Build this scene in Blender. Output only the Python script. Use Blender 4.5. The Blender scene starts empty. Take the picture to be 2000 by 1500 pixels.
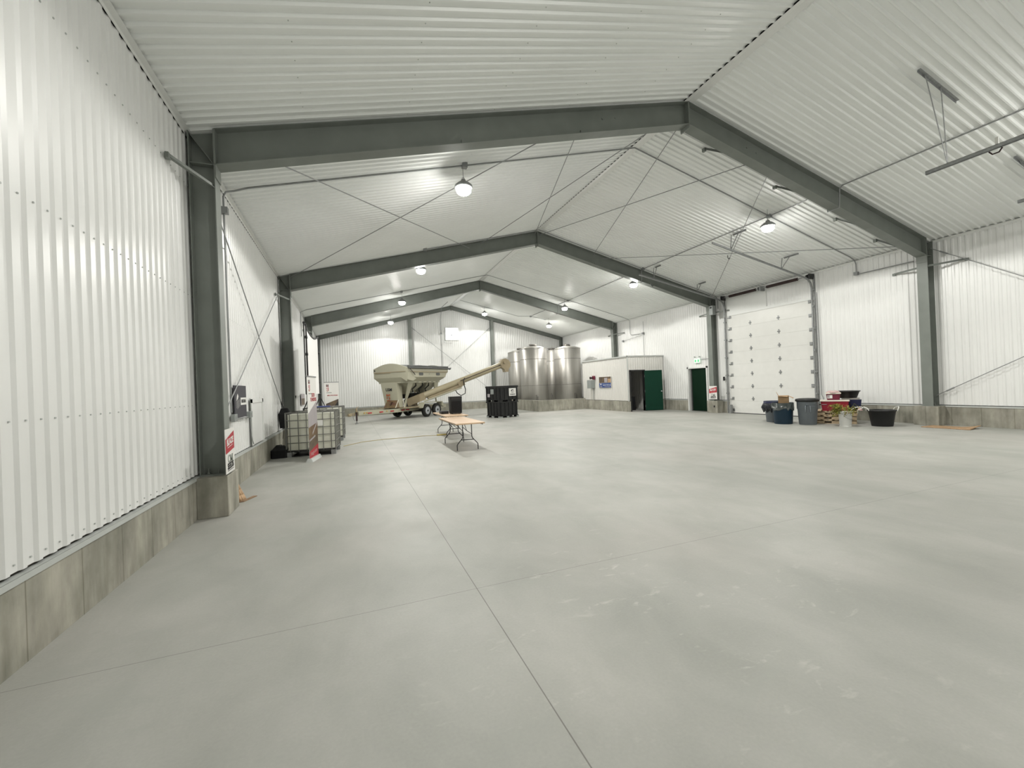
import bpy, math, random
from mathutils import Vector, Matrix
random.seed(7)
S = bpy.context.scene
C = S.collection
PI = math.pi

# ---------------------------------------------------------------- camera, world, exposure
CX, CH = 2.0201, 1.65
F, PITCH, YAW, ROLL = 819.04, 0.00293, 0.36661, -0.040055
W, HE, HR = 18.037, 5.363, 7.621
Y0, Y1, Y2, Y3, Y4 = -0.62, 7.083, 14.908, 22.667, 30.189
ZC = 0.555
SL = (HR - HE) / (W / 2)
fwd = Vector((math.sin(YAW)*math.cos(PITCH), math.cos(YAW)*math.cos(PITCH), math.sin(PITCH)))
rt = Vector((math.cos(YAW), -math.sin(YAW), 0)); up = rt.cross(fwd)
r_ = rt*math.cos(ROLL) + up*math.sin(ROLL); u_ = -rt*math.sin(ROLL) + up*math.cos(ROLL)
cam = bpy.data.cameras.new('camera'); co = bpy.data.objects.new('camera', cam); C.objects.link(co)
m = Matrix((r_, u_, -fwd)).transposed().to_4x4(); m.translation = Vector((CX, 0, CH)); co.matrix_world = m
cam.sensor_width = 36; cam.lens = F / 2000 * 36; cam.clip_start = 0.05; cam.clip_end = 200
S.camera = co
S.view_settings.view_transform = 'Standard'; S.view_settings.look = 'None'
S.view_settings.gamma = 1; S.view_settings.use_curve_mapping = False
S.view_settings.exposure = 0.0
wd = bpy.data.worlds.new('world'); S.world = wd; wd.use_nodes = True
wd.node_tree.nodes['Background'].inputs[0].default_value = (0.75, 0.82, 1, 1)
wd.node_tree.nodes['Background'].inputs[1].default_value = 1.0
LAMP_W = 280.0
LAMPS = [(4.5, 2.45), (4.46, 8.81), (4.56, 15.45), (4.53, 21.3), (4.53, 27.7),
         (13.6, 2.45), (13.55, 8.68), (13.86, 15.34), (13.62, 21.3), (14.85, 25.9), (10.8, 27.6)]

# ---------------------------------------------------------------- materials
def mat(name, col, rough=.5, metal=0., noise=0., nscale=4., bump=0., spec=.5, col2=None, emit=None, es=1., stretch=None, coat=0.):
    m = bpy.data.materials.new(name); m.use_nodes = True; nt = m.node_tree; b = nt.nodes['Principled BSDF']
    b.inputs['Base Color'].default_value = (*col, 1); b.inputs['Roughness'].default_value = rough
    b.inputs['Metallic'].default_value = metal; b.inputs['Specular IOR Level'].default_value = spec
    if coat: b.inputs['Coat Weight'].default_value = coat
    if emit:
        b.inputs['Emission Color'].default_value = (*emit, 1); b.inputs['Emission Strength'].default_value = es
    tc = nt.nodes.new('ShaderNodeTexCoord'); mp = nt.nodes.new('ShaderNodeMapping'); nt.links.new(tc.outputs['Object'], mp.inputs[0])
    if stretch: mp.inputs['Scale'].default_value = stretch
    n = nt.nodes.new('ShaderNodeTexNoise'); n.inputs['Scale'].default_value = nscale; n.inputs['Detail'].default_value = 5
    nt.links.new(mp.outputs[0], n.inputs['Vector'])
    cr = nt.nodes.new('ShaderNodeValToRGB'); nt.links.new(n.outputs['Fac'], cr.inputs[0])
    c2 = col2 if col2 else tuple(max(0, c*(1-noise)) for c in col)
    cr.color_ramp.elements[0].position = .3; cr.color_ramp.elements[1].position = .7
    cr.color_ramp.elements[0].color = (*c2, 1); cr.color_ramp.elements[1].color = (*col, 1)
    nt.links.new(cr.outputs[0], b.inputs['Base Color'])
    if bump:
        bp = nt.nodes.new('ShaderNodeBump'); bp.inputs['Strength'].default_value = bump; bp.inputs['Distance'].default_value = .01
        nt.links.new(n.outputs['Fac'], bp.inputs['Height']); nt.links.new(bp.outputs[0], b.inputs['Normal'])
    return m
M = {}
M['sheet'] = mat('white_painted_sheet', (.80,.805,.79), .30, noise=.03, nscale=1.2, spec=.5)
M['roofsheet'] = mat('white_ceiling_sheet', (.84,.86,.84), .36, noise=.04, nscale=1.0, spec=.4)
M['trim'] = mat('pale_grey_trim', (.50,.52,.50), .45, noise=.05)
M['trimw'] = mat('white_trim', (.76,.77,.75), .4, noise=.03)
M['steel'] = mat('grey_green_primer_steel', (.200,.218,.198), .5, noise=.15, nscale=2.5, spec=.4)
M['galv'] = mat('galvanised_metal', (.34,.35,.35), .45, .6, noise=.25, nscale=20)
M['conduit'] = mat('grey_conduit', (.30,.31,.31), .45, .4, noise=.1, nscale=10)
M['dark'] = mat('dark_gap', (.03,.03,.03), .8)
M['black'] = mat('black_plastic', (.007,.0075,.008), .5, noise=.3, nscale=15)
M['blackm'] = mat('black_matt_cloth', (.008,.008,.009), .9, noise=.4, nscale=30, bump=.3)
M['blackmetal'] = mat('black_metal_tube', (.02,.02,.02), .4, noise=.2)
M['stainless'] = mat('brushed_stainless', (.50,.485,.45), .50, .75, noise=.14, nscale=3, stretch=(6,6,.35))
M['stainless2'] = mat('stainless_seam', (.25,.24,.22), .5, .6, noise=.2)
M['green2'] = mat('exit_door_green', (.0006,.016,.006), .6, noise=.1, spec=.15)  # exit door only: a darker green than the office door's
M['green'] = mat('dark_green_door_paint', (.0008,.034,.018), .6, noise=.1, spec=.2)
M['bluebin'] = mat('navy_blue_plastic', (.003,.026,.052), .5, noise=.15)
M['greybin'] = mat('grey_plastic', (.14,.16,.175), .5, noise=.12)
M['blackbag'] = mat('black_plastic_bag', (.015,.018,.024), .25, noise=.3, nscale=12, bump=.6)
M['greybag'] = mat('smoky_plastic_bag', (.045,.055,.052), .3, noise=.4, nscale=10, bump=.6)
M['card'] = mat('brown_cardboard', (.36,.24,.13), .8, noise=.15, nscale=8)
M['card2'] = mat('tan_kraft_board', (.50,.33,.19), .75, noise=.2, nscale=6)
M['wood'] = mat('pale_pallet_wood', (.52,.40,.26), .75, noise=.3, nscale=9, stretch=(1,1,6))
M['darkwood'] = mat('pallet_wood_worn', (.34,.22,.13), .8, noise=.4, nscale=9)
M['tabletop'] = mat('light_tan_laminate', (.62,.44,.29), .4, noise=.07, nscale=6)
M['redtote'] = mat('red_plastic', (.30,.012,.03), .4, noise=.15)
M['maroon'] = mat('maroon_plastic', (.16,.015,.04), .4, noise=.15)
M['bluetote'] = mat('dark_blue_plastic', (.012,.016,.06), .4, noise=.2)
M['white'] = mat('white_plastic', (.72,.72,.69), .4, noise=.04)
M['cream'] = mat('off_white_lid', (.70,.66,.56), .45, noise=.05)
M['leaf'] = mat('yellow_green_leaves', (.28,.26,.03), .6, noise=.5, nscale=14, col2=(.12,.16,.02))
M['leafbrown'] = mat('dry_brown_leaves', (.30,.20,.07), .7, noise=.4, nscale=14)
M['pink'] = mat('pink_plastic_wrap', (.55,.25,.25), .3, noise=.4, nscale=9, col2=(.55,.50,.48))
M['tender'] = mat('beige_painted_steel', (.42,.405,.31), .42, noise=.08, nscale=1.5)
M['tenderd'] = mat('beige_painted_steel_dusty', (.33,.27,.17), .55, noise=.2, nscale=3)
M['tan'] = mat('tan_painted_conveyor', (.40,.35,.235), .45, noise=.1, nscale=2)
M['tarp'] = mat('grey_tarp', (.10,.105,.10), .6, noise=.2, nscale=6, bump=.2)
M['tyre'] = mat('black_tyre_rubber', (.018,.017,.015), .75, noise=.3, nscale=10)
M['rim'] = mat('silver_white_rim', (.55,.57,.60), .35, .3, noise=.1)
M['red'] = mat('red_print', (.42,.02,.035), .5, noise=.05)
M['darkred'] = mat('dark_red_paint', (.024,.007,.006), .5, noise=.1)
M['rust'] = mat('rust_red_ink', (.38,.09,.03), .6)
M['ink'] = mat('black_ink', (.02,.02,.02), .6)
M['greyink'] = mat('grey_ink', (.28,.30,.27), .6)
M['blueprint'] = mat('royal_blue_print', (.03,.07,.24), .45, noise=.1)
M['brownprint'] = mat('brown_field_photo_print', (.16,.11,.06), .5, noise=.6, nscale=7, col2=(.06,.045,.04))
M['soilprint'] = mat('olive_brown_photo_print', (.17,.12,.05), .5, noise=.5, nscale=5, col2=(.11,.05,.035))
M['mauve'] = mat('grey_mauve_print', (.38,.35,.36), .5, noise=.08)
M['charcoal'] = mat('charcoal_board', (.040,.038,.050), .5, noise=.15)
M['translucent'] = mat('milky_tank_plastic', (.80,.80,.70), .42, noise=.08, nscale=2)
def translucent(m, col, f):
    nt = m.node_tree; b = nt.nodes['Principled BSDF']; o = nt.nodes['Material Output']; t = nt.nodes.new('ShaderNodeBsdfTranslucent'); t.inputs[0].default_value = (*col, 1)
    x = nt.nodes.new('ShaderNodeMixShader'); x.inputs[0].default_value = f; nt.links.new(b.outputs[0], x.inputs[1]); nt.links.new(t.outputs[0], x.inputs[2]); nt.links.new(x.outputs[0], o.inputs[0])
translucent(M['translucent'], (.90,.90,.84), .4)
def anis(m):
    nt = m.node_tree; b = nt.nodes['Principled BSDF']; b.inputs['Anisotropic'].default_value = .8; b.inputs['Anisotropic Rotation'].default_value = .25; t = nt.nodes.new('ShaderNodeTangent'); t.direction_type = 'RADIAL'; t.axis = 'Z'; nt.links.new(t.outputs[0], b.inputs['Tangent'])
anis(M['stainless'])
M['cage'] = mat('dull_steel_cage', (.20,.20,.185), .5, .4, noise=.15)
M['screen'] = mat('white_screen_fabric', (.86,.85,.83), .8, noise=.01)
M['boxgrey'] = mat('grey_painted_enclosure', (.27,.29,.28), .5, noise=.06)
M['yellow'] = mat('yellow_cord', (.45,.36,.12), .6, noise=.1)
M['rope'] = mat('white_rope', (.70,.70,.66), .7, noise=.1)
M['amber'] = mat('amber_lens', (.6,.35,.05), .3)
M['blue'] = mat('blue_cloth', (.05,.07,.22), .8, noise=.2)
M['signwhite'] = mat('white_sign_board', (.76,.75,.72), .5, noise=.02)
M['officesheet'] = mat('grey_white_office_sheet', (.68,.67,.635), .45, noise=.03, nscale=1.2)
M['lens'] = mat('lamp_lens', (1,1,1), .3, emit=(1, .975, .93), es=150)
M['exitgreen'] = mat('exit_sign_green', (.02,.35,.10), .4, emit=(.05,.9,.3), es=.5)
M['exitwhite'] = mat('exit_sign_face', (.75,.9,.78), .4, emit=(.85,1,.9), es=.2)
M['daylight'] = mat('daylight_in_window', (.9,.92,1), .4, emit=(.88,.93,1), es=6)

def concrete_floor():
    m = bpy.data.materials.new('polished_concrete_floor'); m.use_nodes = True; nt = m.node_tree; N = nt.nodes; L = nt.links
    b = N['Principled BSDF']; tc = N.new('ShaderNodeTexCoord'); P = tc.outputs['Object']
    def noise(sc, det=5, st=None, rough=.55, dist=0):
        mp = N.new('ShaderNodeMapping'); L.new(P, mp.inputs[0])
        if st: mp.inputs['Scale'].default_value = st; mp.inputs['Rotation'].default_value = (0, 0, .5)
        n = N.new('ShaderNodeTexNoise'); n.inputs['Scale'].default_value = sc; n.inputs['Detail'].default_value = det
        n.inputs['Roughness'].default_value = rough; n.inputs['Distortion'].default_value = dist; L.new(mp.outputs[0], n.inputs['Vector']); return n.outputs['Fac']
    def ramp(f, a, ca, bq, cb):
        r = N.new('ShaderNodeValToRGB'); L.new(f, r.inputs[0]); e = r.color_ramp.elements
        e[0].position = a; e[0].color = (*ca, 1); e[1].position = bq; e[1].color = (*cb, 1); return r.outputs[0]
    def mix(f, a, bq, mode='MIX'):
        x = N.new('ShaderNodeMix'); x.data_type = 'RGBA'; x.blend_type = mode
        if isinstance(f, (int, float)): x.inputs[0].default_value = f
        else: L.new(f, x.inputs[0])
        for v, i in ((a, 6), (bq, 7)):
            if isinstance(v, tuple): x.inputs[i].default_value = (*v, 1)
            else: L.new(v, x.inputs[i])
        return x.outputs[2]
    base = ramp(noise(.35, 6), .35, (.375,.378,.35), .68, (.465,.46,.43))
    med = ramp(noise(1.6, 7, (1, .6, 1), .6, .4), .32, (.83,.845,.83), .66, (1,1,1))
    c = mix(1.0, base, med, 'MULTIPLY')
    fine = ramp(noise(55, 3), .3, (.94,.94,.94), .7, (1,1,1))
    c = mix(1.0, c, fine, 'MULTIPLY')
    pk = ramp(noise(.22, 2), .5, (0,0,0), .75, (.35,.35,.35)); c = mix(pk, c, (.44,.40,.375))
    # pale trowel scuffs, gathered in patches
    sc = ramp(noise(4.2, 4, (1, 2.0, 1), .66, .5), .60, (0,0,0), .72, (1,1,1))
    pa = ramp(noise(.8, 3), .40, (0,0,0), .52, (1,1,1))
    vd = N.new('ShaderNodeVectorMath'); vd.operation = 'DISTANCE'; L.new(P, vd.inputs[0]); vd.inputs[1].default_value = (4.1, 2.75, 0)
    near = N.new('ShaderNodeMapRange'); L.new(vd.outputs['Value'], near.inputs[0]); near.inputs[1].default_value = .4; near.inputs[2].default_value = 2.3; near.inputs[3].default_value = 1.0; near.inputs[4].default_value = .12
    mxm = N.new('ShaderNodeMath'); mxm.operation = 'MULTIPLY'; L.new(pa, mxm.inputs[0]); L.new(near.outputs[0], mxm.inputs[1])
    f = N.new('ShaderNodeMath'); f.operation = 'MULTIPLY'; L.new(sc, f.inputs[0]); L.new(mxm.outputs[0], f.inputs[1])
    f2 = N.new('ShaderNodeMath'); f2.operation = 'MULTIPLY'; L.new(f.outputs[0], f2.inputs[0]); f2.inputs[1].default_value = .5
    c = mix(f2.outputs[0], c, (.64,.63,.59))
    dk = ramp(noise(1.9, 4, (1, 1.7, 1), .6, .8), .30, (1,1,1), .42, (0,0,0))
    f3 = N.new('ShaderNodeMath'); f3.operation = 'MULTIPLY'; L.new(dk, f3.inputs[0]); f3.inputs[1].default_value = .35
    c = mix(f3.outputs[0], c, (.35,.36,.33))
    # sawn control joints
    sep = N.new('ShaderNodeSeparateXYZ'); L.new(P, sep.inputs[0])
    def line(out, pos, w):
        a = N.new('ShaderNodeMath'); a.operation = 'SUBTRACT'; L.new(out, a.inputs[0]); a.inputs[1].default_value = pos
        q = N.new('ShaderNodeMath'); q.operation = 'ABSOLUTE'; L.new(a.outputs[0], q.inputs[0])
        l = N.new('ShaderNodeMath'); l.operation = 'LESS_THAN'; L.new(q.outputs[0], l.inputs[0]); l.inputs[1].default_value = w; return l.outputs[0]
    for out, pos, w, k in [(0, 2.921, .0035, .75), (1, 3.335, .0028, .6), (1, 7.02, .0025, .35), (1, 10.7, .004, .3), (1, 14.4, .006, .25), (0, 11.9, .004, .15)]:
        f = N.new('ShaderNodeMath'); f.operation = 'MULTIPLY'; L.new(line(sep.outputs[out], pos, w), f.inputs[0]); f.inputs[1].default_value = k
        c = mix(f.outputs[0], c, (.12,.115,.10))
    L.new(c, b.inputs['Base Color'])
    rr = N.new('ShaderNodeMapRange'); L.new(noise(1.2, 4), rr.inputs[0]); rr.inputs[3].default_value = .42; rr.inputs[4].default_value = .62
    L.new(rr.outputs[0], b.inputs['Roughness']); b.inputs['Specular IOR Level'].default_value = .35
    bp = N.new('ShaderNodeBump'); bp.inputs['Strength'].default_value = .08; bp.inputs['Distance'].default_value = .01
    L.new(noise(9, 4), bp.inputs['Height']); L.new(bp.outputs[0], b.inputs['Normal'])
    return m
M['floor'] = concrete_floor()

def concrete_stem(name, axis):
    m = bpy.data.materials.new(name); m.use_nodes = True; nt = m.node_tree; N = nt.nodes; L = nt.links
    b = N['Principled BSDF']; tc = N.new('ShaderNodeTexCoord'); P = tc.outputs['Object']
    def noise(sc, st):
        mp = N.new('ShaderNodeMapping'); L.new(P, mp.inputs[0]); mp.inputs['Scale'].default_value = st
        n = N.new('ShaderNodeTexNoise'); n.inputs['Scale'].default_value = sc; n.inputs['Detail'].default_value = 6; n.inputs['Roughness'].default_value = .6
        L.new(mp.outputs[0], n.inputs['Vector']); return n.outputs['Fac']
    def ramp(f, a, ca, bq, cb):
        r = N.new('ShaderNodeValToRGB'); L.new(f, r.inputs[0]); e = r.color_ramp.elements
        e[0].position = a; e[0].color = (*ca, 1); e[1].position = bq; e[1].color = (*cb, 1); return r.outputs[0]
    def mul(a, bq):
        x = N.new('ShaderNodeMix'); x.data_type = 'RGBA'; x.blend_type = 'MULTIPLY'; x.inputs[0].default_value = 1
        L.new(a, x.inputs[6]); L.new(bq, x.inputs[7]); return x.outputs[2]
    c = ramp(noise(3.0, (1, 1, .35)), .30, (.25,.24,.205), .70, (.47,.45,.385))
    c = mul(c, ramp(noise(12, (1, 1, .16)), .25, (.84,.84,.82), .6, (1,1,1)))
    c = mul(c, ramp(noise(1.6, (1, 1, 1)), .32, (.70,.72,.70), .62, (1,1,1)))
    sep = N.new('ShaderNodeSeparateXYZ'); L.new(P, sep.inputs[0])
    w = N.new('ShaderNodeMath'); w.operation = 'PINGPONG'; L.new(sep.outputs[axis], w.inputs[0]); w.inputs[1].default_value = .305
    c = mul(c, ramp(w.outputs[0], .003, (.62,.61,.57), .008, (1,1,1)))
    L.new(c, b.inputs['Base Color']); b.inputs['Roughness'].default_value = .85; b.inputs['Specular IOR Level'].default_value = .2
    bp = N.new('ShaderNodeBump'); bp.inputs['Strength'].default_value = .25; bp.inputs['Distance'].default_value = .01
    L.new(noise(8, (1, 1, .5)), bp.inputs['Height']); L.new(bp.outputs[0], b.inputs['Normal'])
    return m
M['stemy'] = concrete_stem('board_formed_concrete_side', 1)
M['stemx'] = concrete_stem('board_formed_concrete_end', 0)

# ---------------------------------------------------------------- mesh builder
class MB:
    def __init__(s): s.v = []; s.f = []; s.mi = []; s.sm = []; s.cur = 0; s.T = None
    def P(s, p):
        p = Vector(p)
        if s.T is not None: p = s.T @ p
        s.v.append(p[:]); return len(s.v)-1
    def F(s, idx, smooth=False): s.f.append(tuple(idx)); s.mi.append(s.cur); s.sm.append(smooth)
    def poly(s, pts, smooth=False): s.F([s.P(p) for p in pts], smooth)
    def box(s, x0, y0, z0, x1, y1, z1):
        a = [s.P(p) for p in ((x0,y0,z0),(x1,y0,z0),(x1,y1,z0),(x0,y1,z0),(x0,y0,z1),(x1,y0,z1),(x1,y1,z1),(x0,y1,z1))]
        for q in ((3,2,1,0),(4,5,6,7),(0,1,5,4),(1,2,6,5),(2,3,7,6),(3,0,4,7)): s.F([a[i] for i in q])
        return s
    def hexa(s, b4, t4):
        a = [s.P(p) for p in list(b4)+list(t4)]
        for q in ((3,2,1,0),(4,5,6,7),(0,1,5,4),(1,2,6,5),(2,3,7,6),(3,0,4,7)): s.F([a[i] for i in q])
        return s
    def frustum(s, cx, cy, z0, z1, a0, b0, a1, b1, bev=0.0):
        def ring(z, a, b):
            if bev <= 0: return [(cx-a,cy-b,z),(cx+a,cy-b,z),(cx+a,cy+b,z),(cx-a,cy+b,z)]
            o = []
            for qx, qy, st in ((1,1,0),(-1,1,PI/2),(-1,-1,PI),(1,-1,3*PI/2)):
                for k in range(5):
                    t = st + k*PI/8; o.append((cx+qx*(a-bev)+bev*math.cos(t), cy+qy*(b-bev)+bev*math.sin(t), z))
            return o
        A = [s.P(p) for p in ring(z0, a0, b0)]; B = [s.P(p) for p in ring(z1, a1, b1)]; n = len(A)
        for i in range(n): s.F((A[i], A[(i+1)%n], B[(i+1)%n], B[i]), bev > 0)
        s.poly(list(reversed(ring(z0, a0, b0)))); s.poly(ring(z1, a1, b1)); return s
    def prism(s, pts, axis, d0, d1):
        def q(p, d):
            return {0:(d,p[0],p[1]), 1:(p[0],d,p[1]), 2:(p[0],p[1],d)}[axis]
        A = [s.P(q(p,d0)) for p in pts]; B = [s.P(q(p,d1)) for p in pts]; n = len(pts)
        for i in range(n): s.F((A[i], A[(i+1)%n], B[(i+1)%n], B[i]))
        s.F(list(reversed(A))); s.F(B); return s
    def bar(s, p, q, w, h=None, upv=(0,0,1)):
        p = Vector(p); q = Vector(q); h = h or w; d = (q-p).normalized(); u = Vector(upv)
        if abs(d.dot(u)) > .98: u = Vector((1,0,0))
        a = d.cross(u).normalized()*w/2; b = a.cross(d).normalized()*h/2
        return s.hexa([p-a-b, p+a-b, p+a+b, p-a+b], [q-a-b, q+a-b, q+a+b, q-a+b])
    def tube(s, pts, r, n=8, cap=True, closed=False):
        pts = [Vector(p) for p in pts]; rs = r if isinstance(r, (list, tuple)) else [r]*len(pts)
        rings = []; prev = None
        for i, p in enumerate(pts):
            if closed: d = pts[(i+1)%len(pts)] - pts[i-1]
            else: d = pts[min(i+1, len(pts)-1)] - pts[max(i-1, 0)]
            d.normalize()
            if prev is None:
                u = Vector((0,0,1)) if abs(d.z) < .9 else Vector((1,0,0)); a = d.cross(u).normalized()
            else: a = (prev - d*prev.dot(d)).normalized()
            prev = a; b = d.cross(a)
            rings.append([p + a*math.cos(2*PI*k/n)*rs[i] + b*math.sin(2*PI*k/n)*rs[i] for k in range(n)])
        I = [[s.P(p) for p in rg] for rg in rings]
        m = len(I) if closed else len(I)-1
        for i in range(m):
            A = I[i]; B = I[(i+1)%len(I)]
            for k in range(n): s.F((A[k], A[(k+1)%n], B[(k+1)%n], B[k]), True)
        if cap and not closed:
            s.poly(list(reversed(rings[0]))); s.poly(rings[-1])
        return s
    def lathe(s, prof, c=(0,0,0), n=32, axis=2, cap=True):
        rings = []
        for r, h in prof:
            rg = []
            for k in range(n):
                a = 2*PI*k/n; x, y = r*math.cos(a), r*math.sin(a)
                rg.append(s.P({2:(c[0]+x,c[1]+y,c[2]+h), 1:(c[0]+x,c[1]+h,c[2]+y), 0:(c[0]+h,c[1]+x,c[2]+y)}[axis]))
            rings.append(rg)
        for i in range(len(rings)-1):
            for k in range(n): s.F((rings[i][k], rings[i][(k+1)%n], rings[i+1][(k+1)%n], rings[i+1][k]), True)
        if cap:
            s.F(list(reversed(rings[0]))); s.F(rings[-1])
        return s
    def shift(s, d): s.v = [(a-d[0], b-d[1], c-d[2]) for a, b, c in s.v]; return s
    def build(s, name, mats, parent=None, bevel=0):
        me = bpy.data.meshes.new(name); me.from_pydata(s.v, [], s.f)
        for mm in (mats if isinstance(mats, (list, tuple)) else [mats]): me.materials.append(M[mm] if isinstance(mm, str) else mm)
        me.polygons.foreach_set('material_index', s.mi); me.polygons.foreach_set('use_smooth', s.sm); me.update()
        o = bpy.data.objects.new(name, me); C.objects.link(o)
        if parent: o.parent = parent
        if bevel:
            b = o.modifiers.new('bevel', 'BEVEL'); b.width = bevel; b.segments = 2; b.limit_method = 'ANGLE'
        return o
def tag(o, label, cat, group=None):
    o['label'] = label; o['category'] = cat
    if group: o['group'] = group
    return o
def struct(o): o['kind'] = 'structure'; return o
def thing(name, label, cat, loc=(0,0,0), rz=0, group=None):
    o = bpy.data.objects.new(name, None); C.objects.link(o); o.location = loc; o.rotation_euler = (0,0,rz); o.empty_display_size = .1
    return tag(o, label, cat, group)
def dup(o, loc, rz, label=None, group=None, lv=0, parent=None):
    c = o.copy(); C.objects.link(c)
    for ch in list(o.children): dup(ch, None, None, lv=1, parent=c)
    if parent is not None: c.parent = parent
    else:
        c.location = loc; c.rotation_euler = (0,0,rz)
        if label: c['label'] = label
        if group: c['group'] = group
    return c
def text(parent, s, size, mt, o, ux, uy, align='CENTER', ext=.002, name='lettering', sx=1., bold=0.):
    cu = bpy.data.curves.new('txt', 'FONT'); cu.body = s; cu.size = size; cu.align_x = align; cu.align_y = 'CENTER'; cu.extrude = ext; cu.offset = bold
    cu.resolution_u = 3
    t = bpy.data.objects.new('txt', cu); C.objects.link(t)
    me = bpy.data.meshes.new_from_object(t.evaluated_get(bpy.context.evaluated_depsgraph_get()))
    bpy.data.objects.remove(t); bpy.data.curves.remove(cu)
    ux = Vector(ux).normalized(); uy = Vector(uy).normalized(); uz = ux.cross(uy)
    mm = Matrix((ux*sx, uy, uz)).transposed().to_4x4(); mm.translation = Vector(o); me.transform(mm)
    me.materials.clear(); me.materials.append(M[mt]); ob = bpy.data.objects.new(name, me); C.objects.link(ob); ob.parent = parent
    return ob
def arc(c, r, a0, a1, n, pl):   # points on an arc in plane pl ('xz','yz','xy')
    o = []
    for k in range(n+1):
        a = a0 + (a1-a0)*k/n; u, v = r*math.cos(a), r*math.sin(a)
        o.append({'xz':(c[0]+u,c[1],c[2]+v), 'yz':(c[0],c[1]+u,c[2]+v), 'xy':(c[0]+u,c[1]+v,c[2])}[pl])
    return o
def roofz(x): return HE + SL*(x if x < W/2 else W-x)

# ---------------------------------------------------------------- setting
RP, RD = .15, .034
WALL_PR = ((0,0),(.070,0),(.092,.017),(.128,.017))
ROOF_PR = ((0,0),(.085,0),(.105,.034),(.130,.034))
PROF = WALL_PR
def rib_profile(a, b, off=0.0):
    pts = []; k = math.floor((a-off)/RP); RD = PROF[2][1]; u1, u2, u3 = PROF[1][0], PROF[2][0], PROF[3][0]
    while True:
        base = off + k*RP
        for u, d in PROF:
            x = base+u
            if a <= x <= b: pts.append((x, d))
            elif x > b: break
        if base > b: break
        k += 1
    def dep(x):
        t = (x-off) % RP
        return 0 if t < u1 else RD*(t-u1)/(u2-u1) if t < u2 else RD if t < u3 else RD*(1-(t-u3)/(RP-u3))
    if not pts or pts[0][0] > a+1e-4: pts.insert(0, (a, dep(a)))
    if pts[-1][0] < b-1e-4: pts.append((b, dep(b)))
    return pts
def corr(mb, a, b, f0, f1):    # f0(u,d), f1(u,d) -> end points of each rib line
    pr = rib_profile(a, b); A = [mb.P(f0(u,d)) for u,d in pr]; B = [mb.P(f1(u,d)) for u,d in pr]
    for i in range(len(pr)-1): mb.F((A[i], A[i+1], B[i+1], B[i]))
T0 = -.02      # sheet pans sit 2 cm behind the concrete face
ZB = ZC+.03
# left wall
mb = MB(); corr(mb, Y0, Y4, lambda u,d:(T0+d,u,ZB), lambda u,d:(T0+d,u,HE-.045)); struct(mb.build('wall_left', 'sheet'))
mb = MB()
for a, b, z0, z1 in ((Y0,10.42,ZB,HE+.05),(10.42,14.18,4.42,HE+.05),(14.18,15.46,ZB,HE+.05),(15.46,16.74,2.2,HE+.05),(16.74,Y4,ZB,HE+.05)):
    corr(mb, a, b, lambda u,d:(W-T0-d,u,z0), lambda u,d:(W-T0-d,u,z1))
struct(mb.build('wall_right', 'sheet'))
WX0, WX1, WZ0, WZ1 = 8.6, 9.53, 5.14, 6.0
mb = MB()
for a, b, fz0, fz1 in ((0,WX0,lambda x:ZB,roofz),(WX0,WX1,lambda x:ZB,lambda x:WZ0),(WX0,WX1,lambda x:WZ1,roofz),(WX1,W,lambda x:ZB,roofz)):
    corr(mb, a, b, lambda u,d:(u,Y4-T0-d,fz0(u)), lambda u,d:(u,Y4-T0-d,fz1(u)+.03))
struct(mb.build('wall_back', 'sheet'))
mb = MB(); corr(mb, 0, W, lambda u,d:(u,Y0+T0+d,0), lambda u,d:(u,Y0+T0+d,roofz(u)+.03)); struct(mb.build('wall_front', 'sheet'))
# ceiling, two slopes
PROF = ROOF_PR
mb = MB()
corr(mb, Y0, Y4, lambda u,d:(0,u,HE+.03-d), lambda u,d:(W/2-.098,u,HR-.098*SL+.03-d)); struct(mb.build('ceiling', 'roofsheet'))
mb = MB()
corr(mb, Y0, Y4, lambda u,d:(W,u,HE+.03-d), lambda u,d:(W/2,u,HR+.03-d)); struct(mb.build('ceiling_right', 'roofsheet'))
PROF = WALL_PR
# outer shell so no daylight leaks through the rib gaps
mb = MB(); e = .12
mb.poly([(0-e,Y0-e,HE+.1),(W/2,Y0-e,HR+.1+e*SL),(W/2,Y4+e,HR+.1+e*SL),(0-e,Y4+e,HE+.1)])
mb.poly([(W+e,Y0-e,HE+.1),(W+e,Y4+e,HE+.1),(W/2,Y4+e,HR+.1+e*SL),(W/2,Y0-e,HR+.1+e*SL)])
for x in (-e, W+e): mb.poly([(x,Y0-e,-.1),(x,Y4+e,-.1),(x,Y4+e,HE+.1),(x,Y0-e,HE+.1)])
for y in (Y0-e, Y4+e): mb.poly([(-e,y,-.1),(W+e,y,-.1),(W+e,y,HE+.1),(W/2,y,HR+.1+e*SL),(-e,y,HE+.1)])
struct(mb.build('roof_shell', 'dark'))
# floor
mb = MB(); mb.poly([(-e,Y0-e,0),(W+e,Y0-e,0),(W+e,Y4+e,0),(-e,Y4+e,0)]); struct(mb.build('floor', 'floor'))
# stem walls
mb = MB(); mb.box(-e,Y0,0,.02,Y4,ZC); struct(mb.build('baseboard_left', 'stemy'))
mb = MB()
for a, b in ((Y0,10.36),(14.22,15.46),(16.74,Y4)): mb.box(W-.02,a,0,W+e,b,ZC)
struct(mb.build('baseboard_right', 'stemy'))
mb = MB(); mb.box(.02,Y4-.02,0,W-.02,Y4+e,ZC); struct(mb.build('baseboard_back', 'stemx'))
mb = MB(); mb.box(.02,Y0-e,0,12.3,Y0+.02,ZC).box(16.2,Y0-e,0,W-.02,Y0+.02,ZC); struct(mb.build('baseboard_front', 'stemx'))
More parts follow.
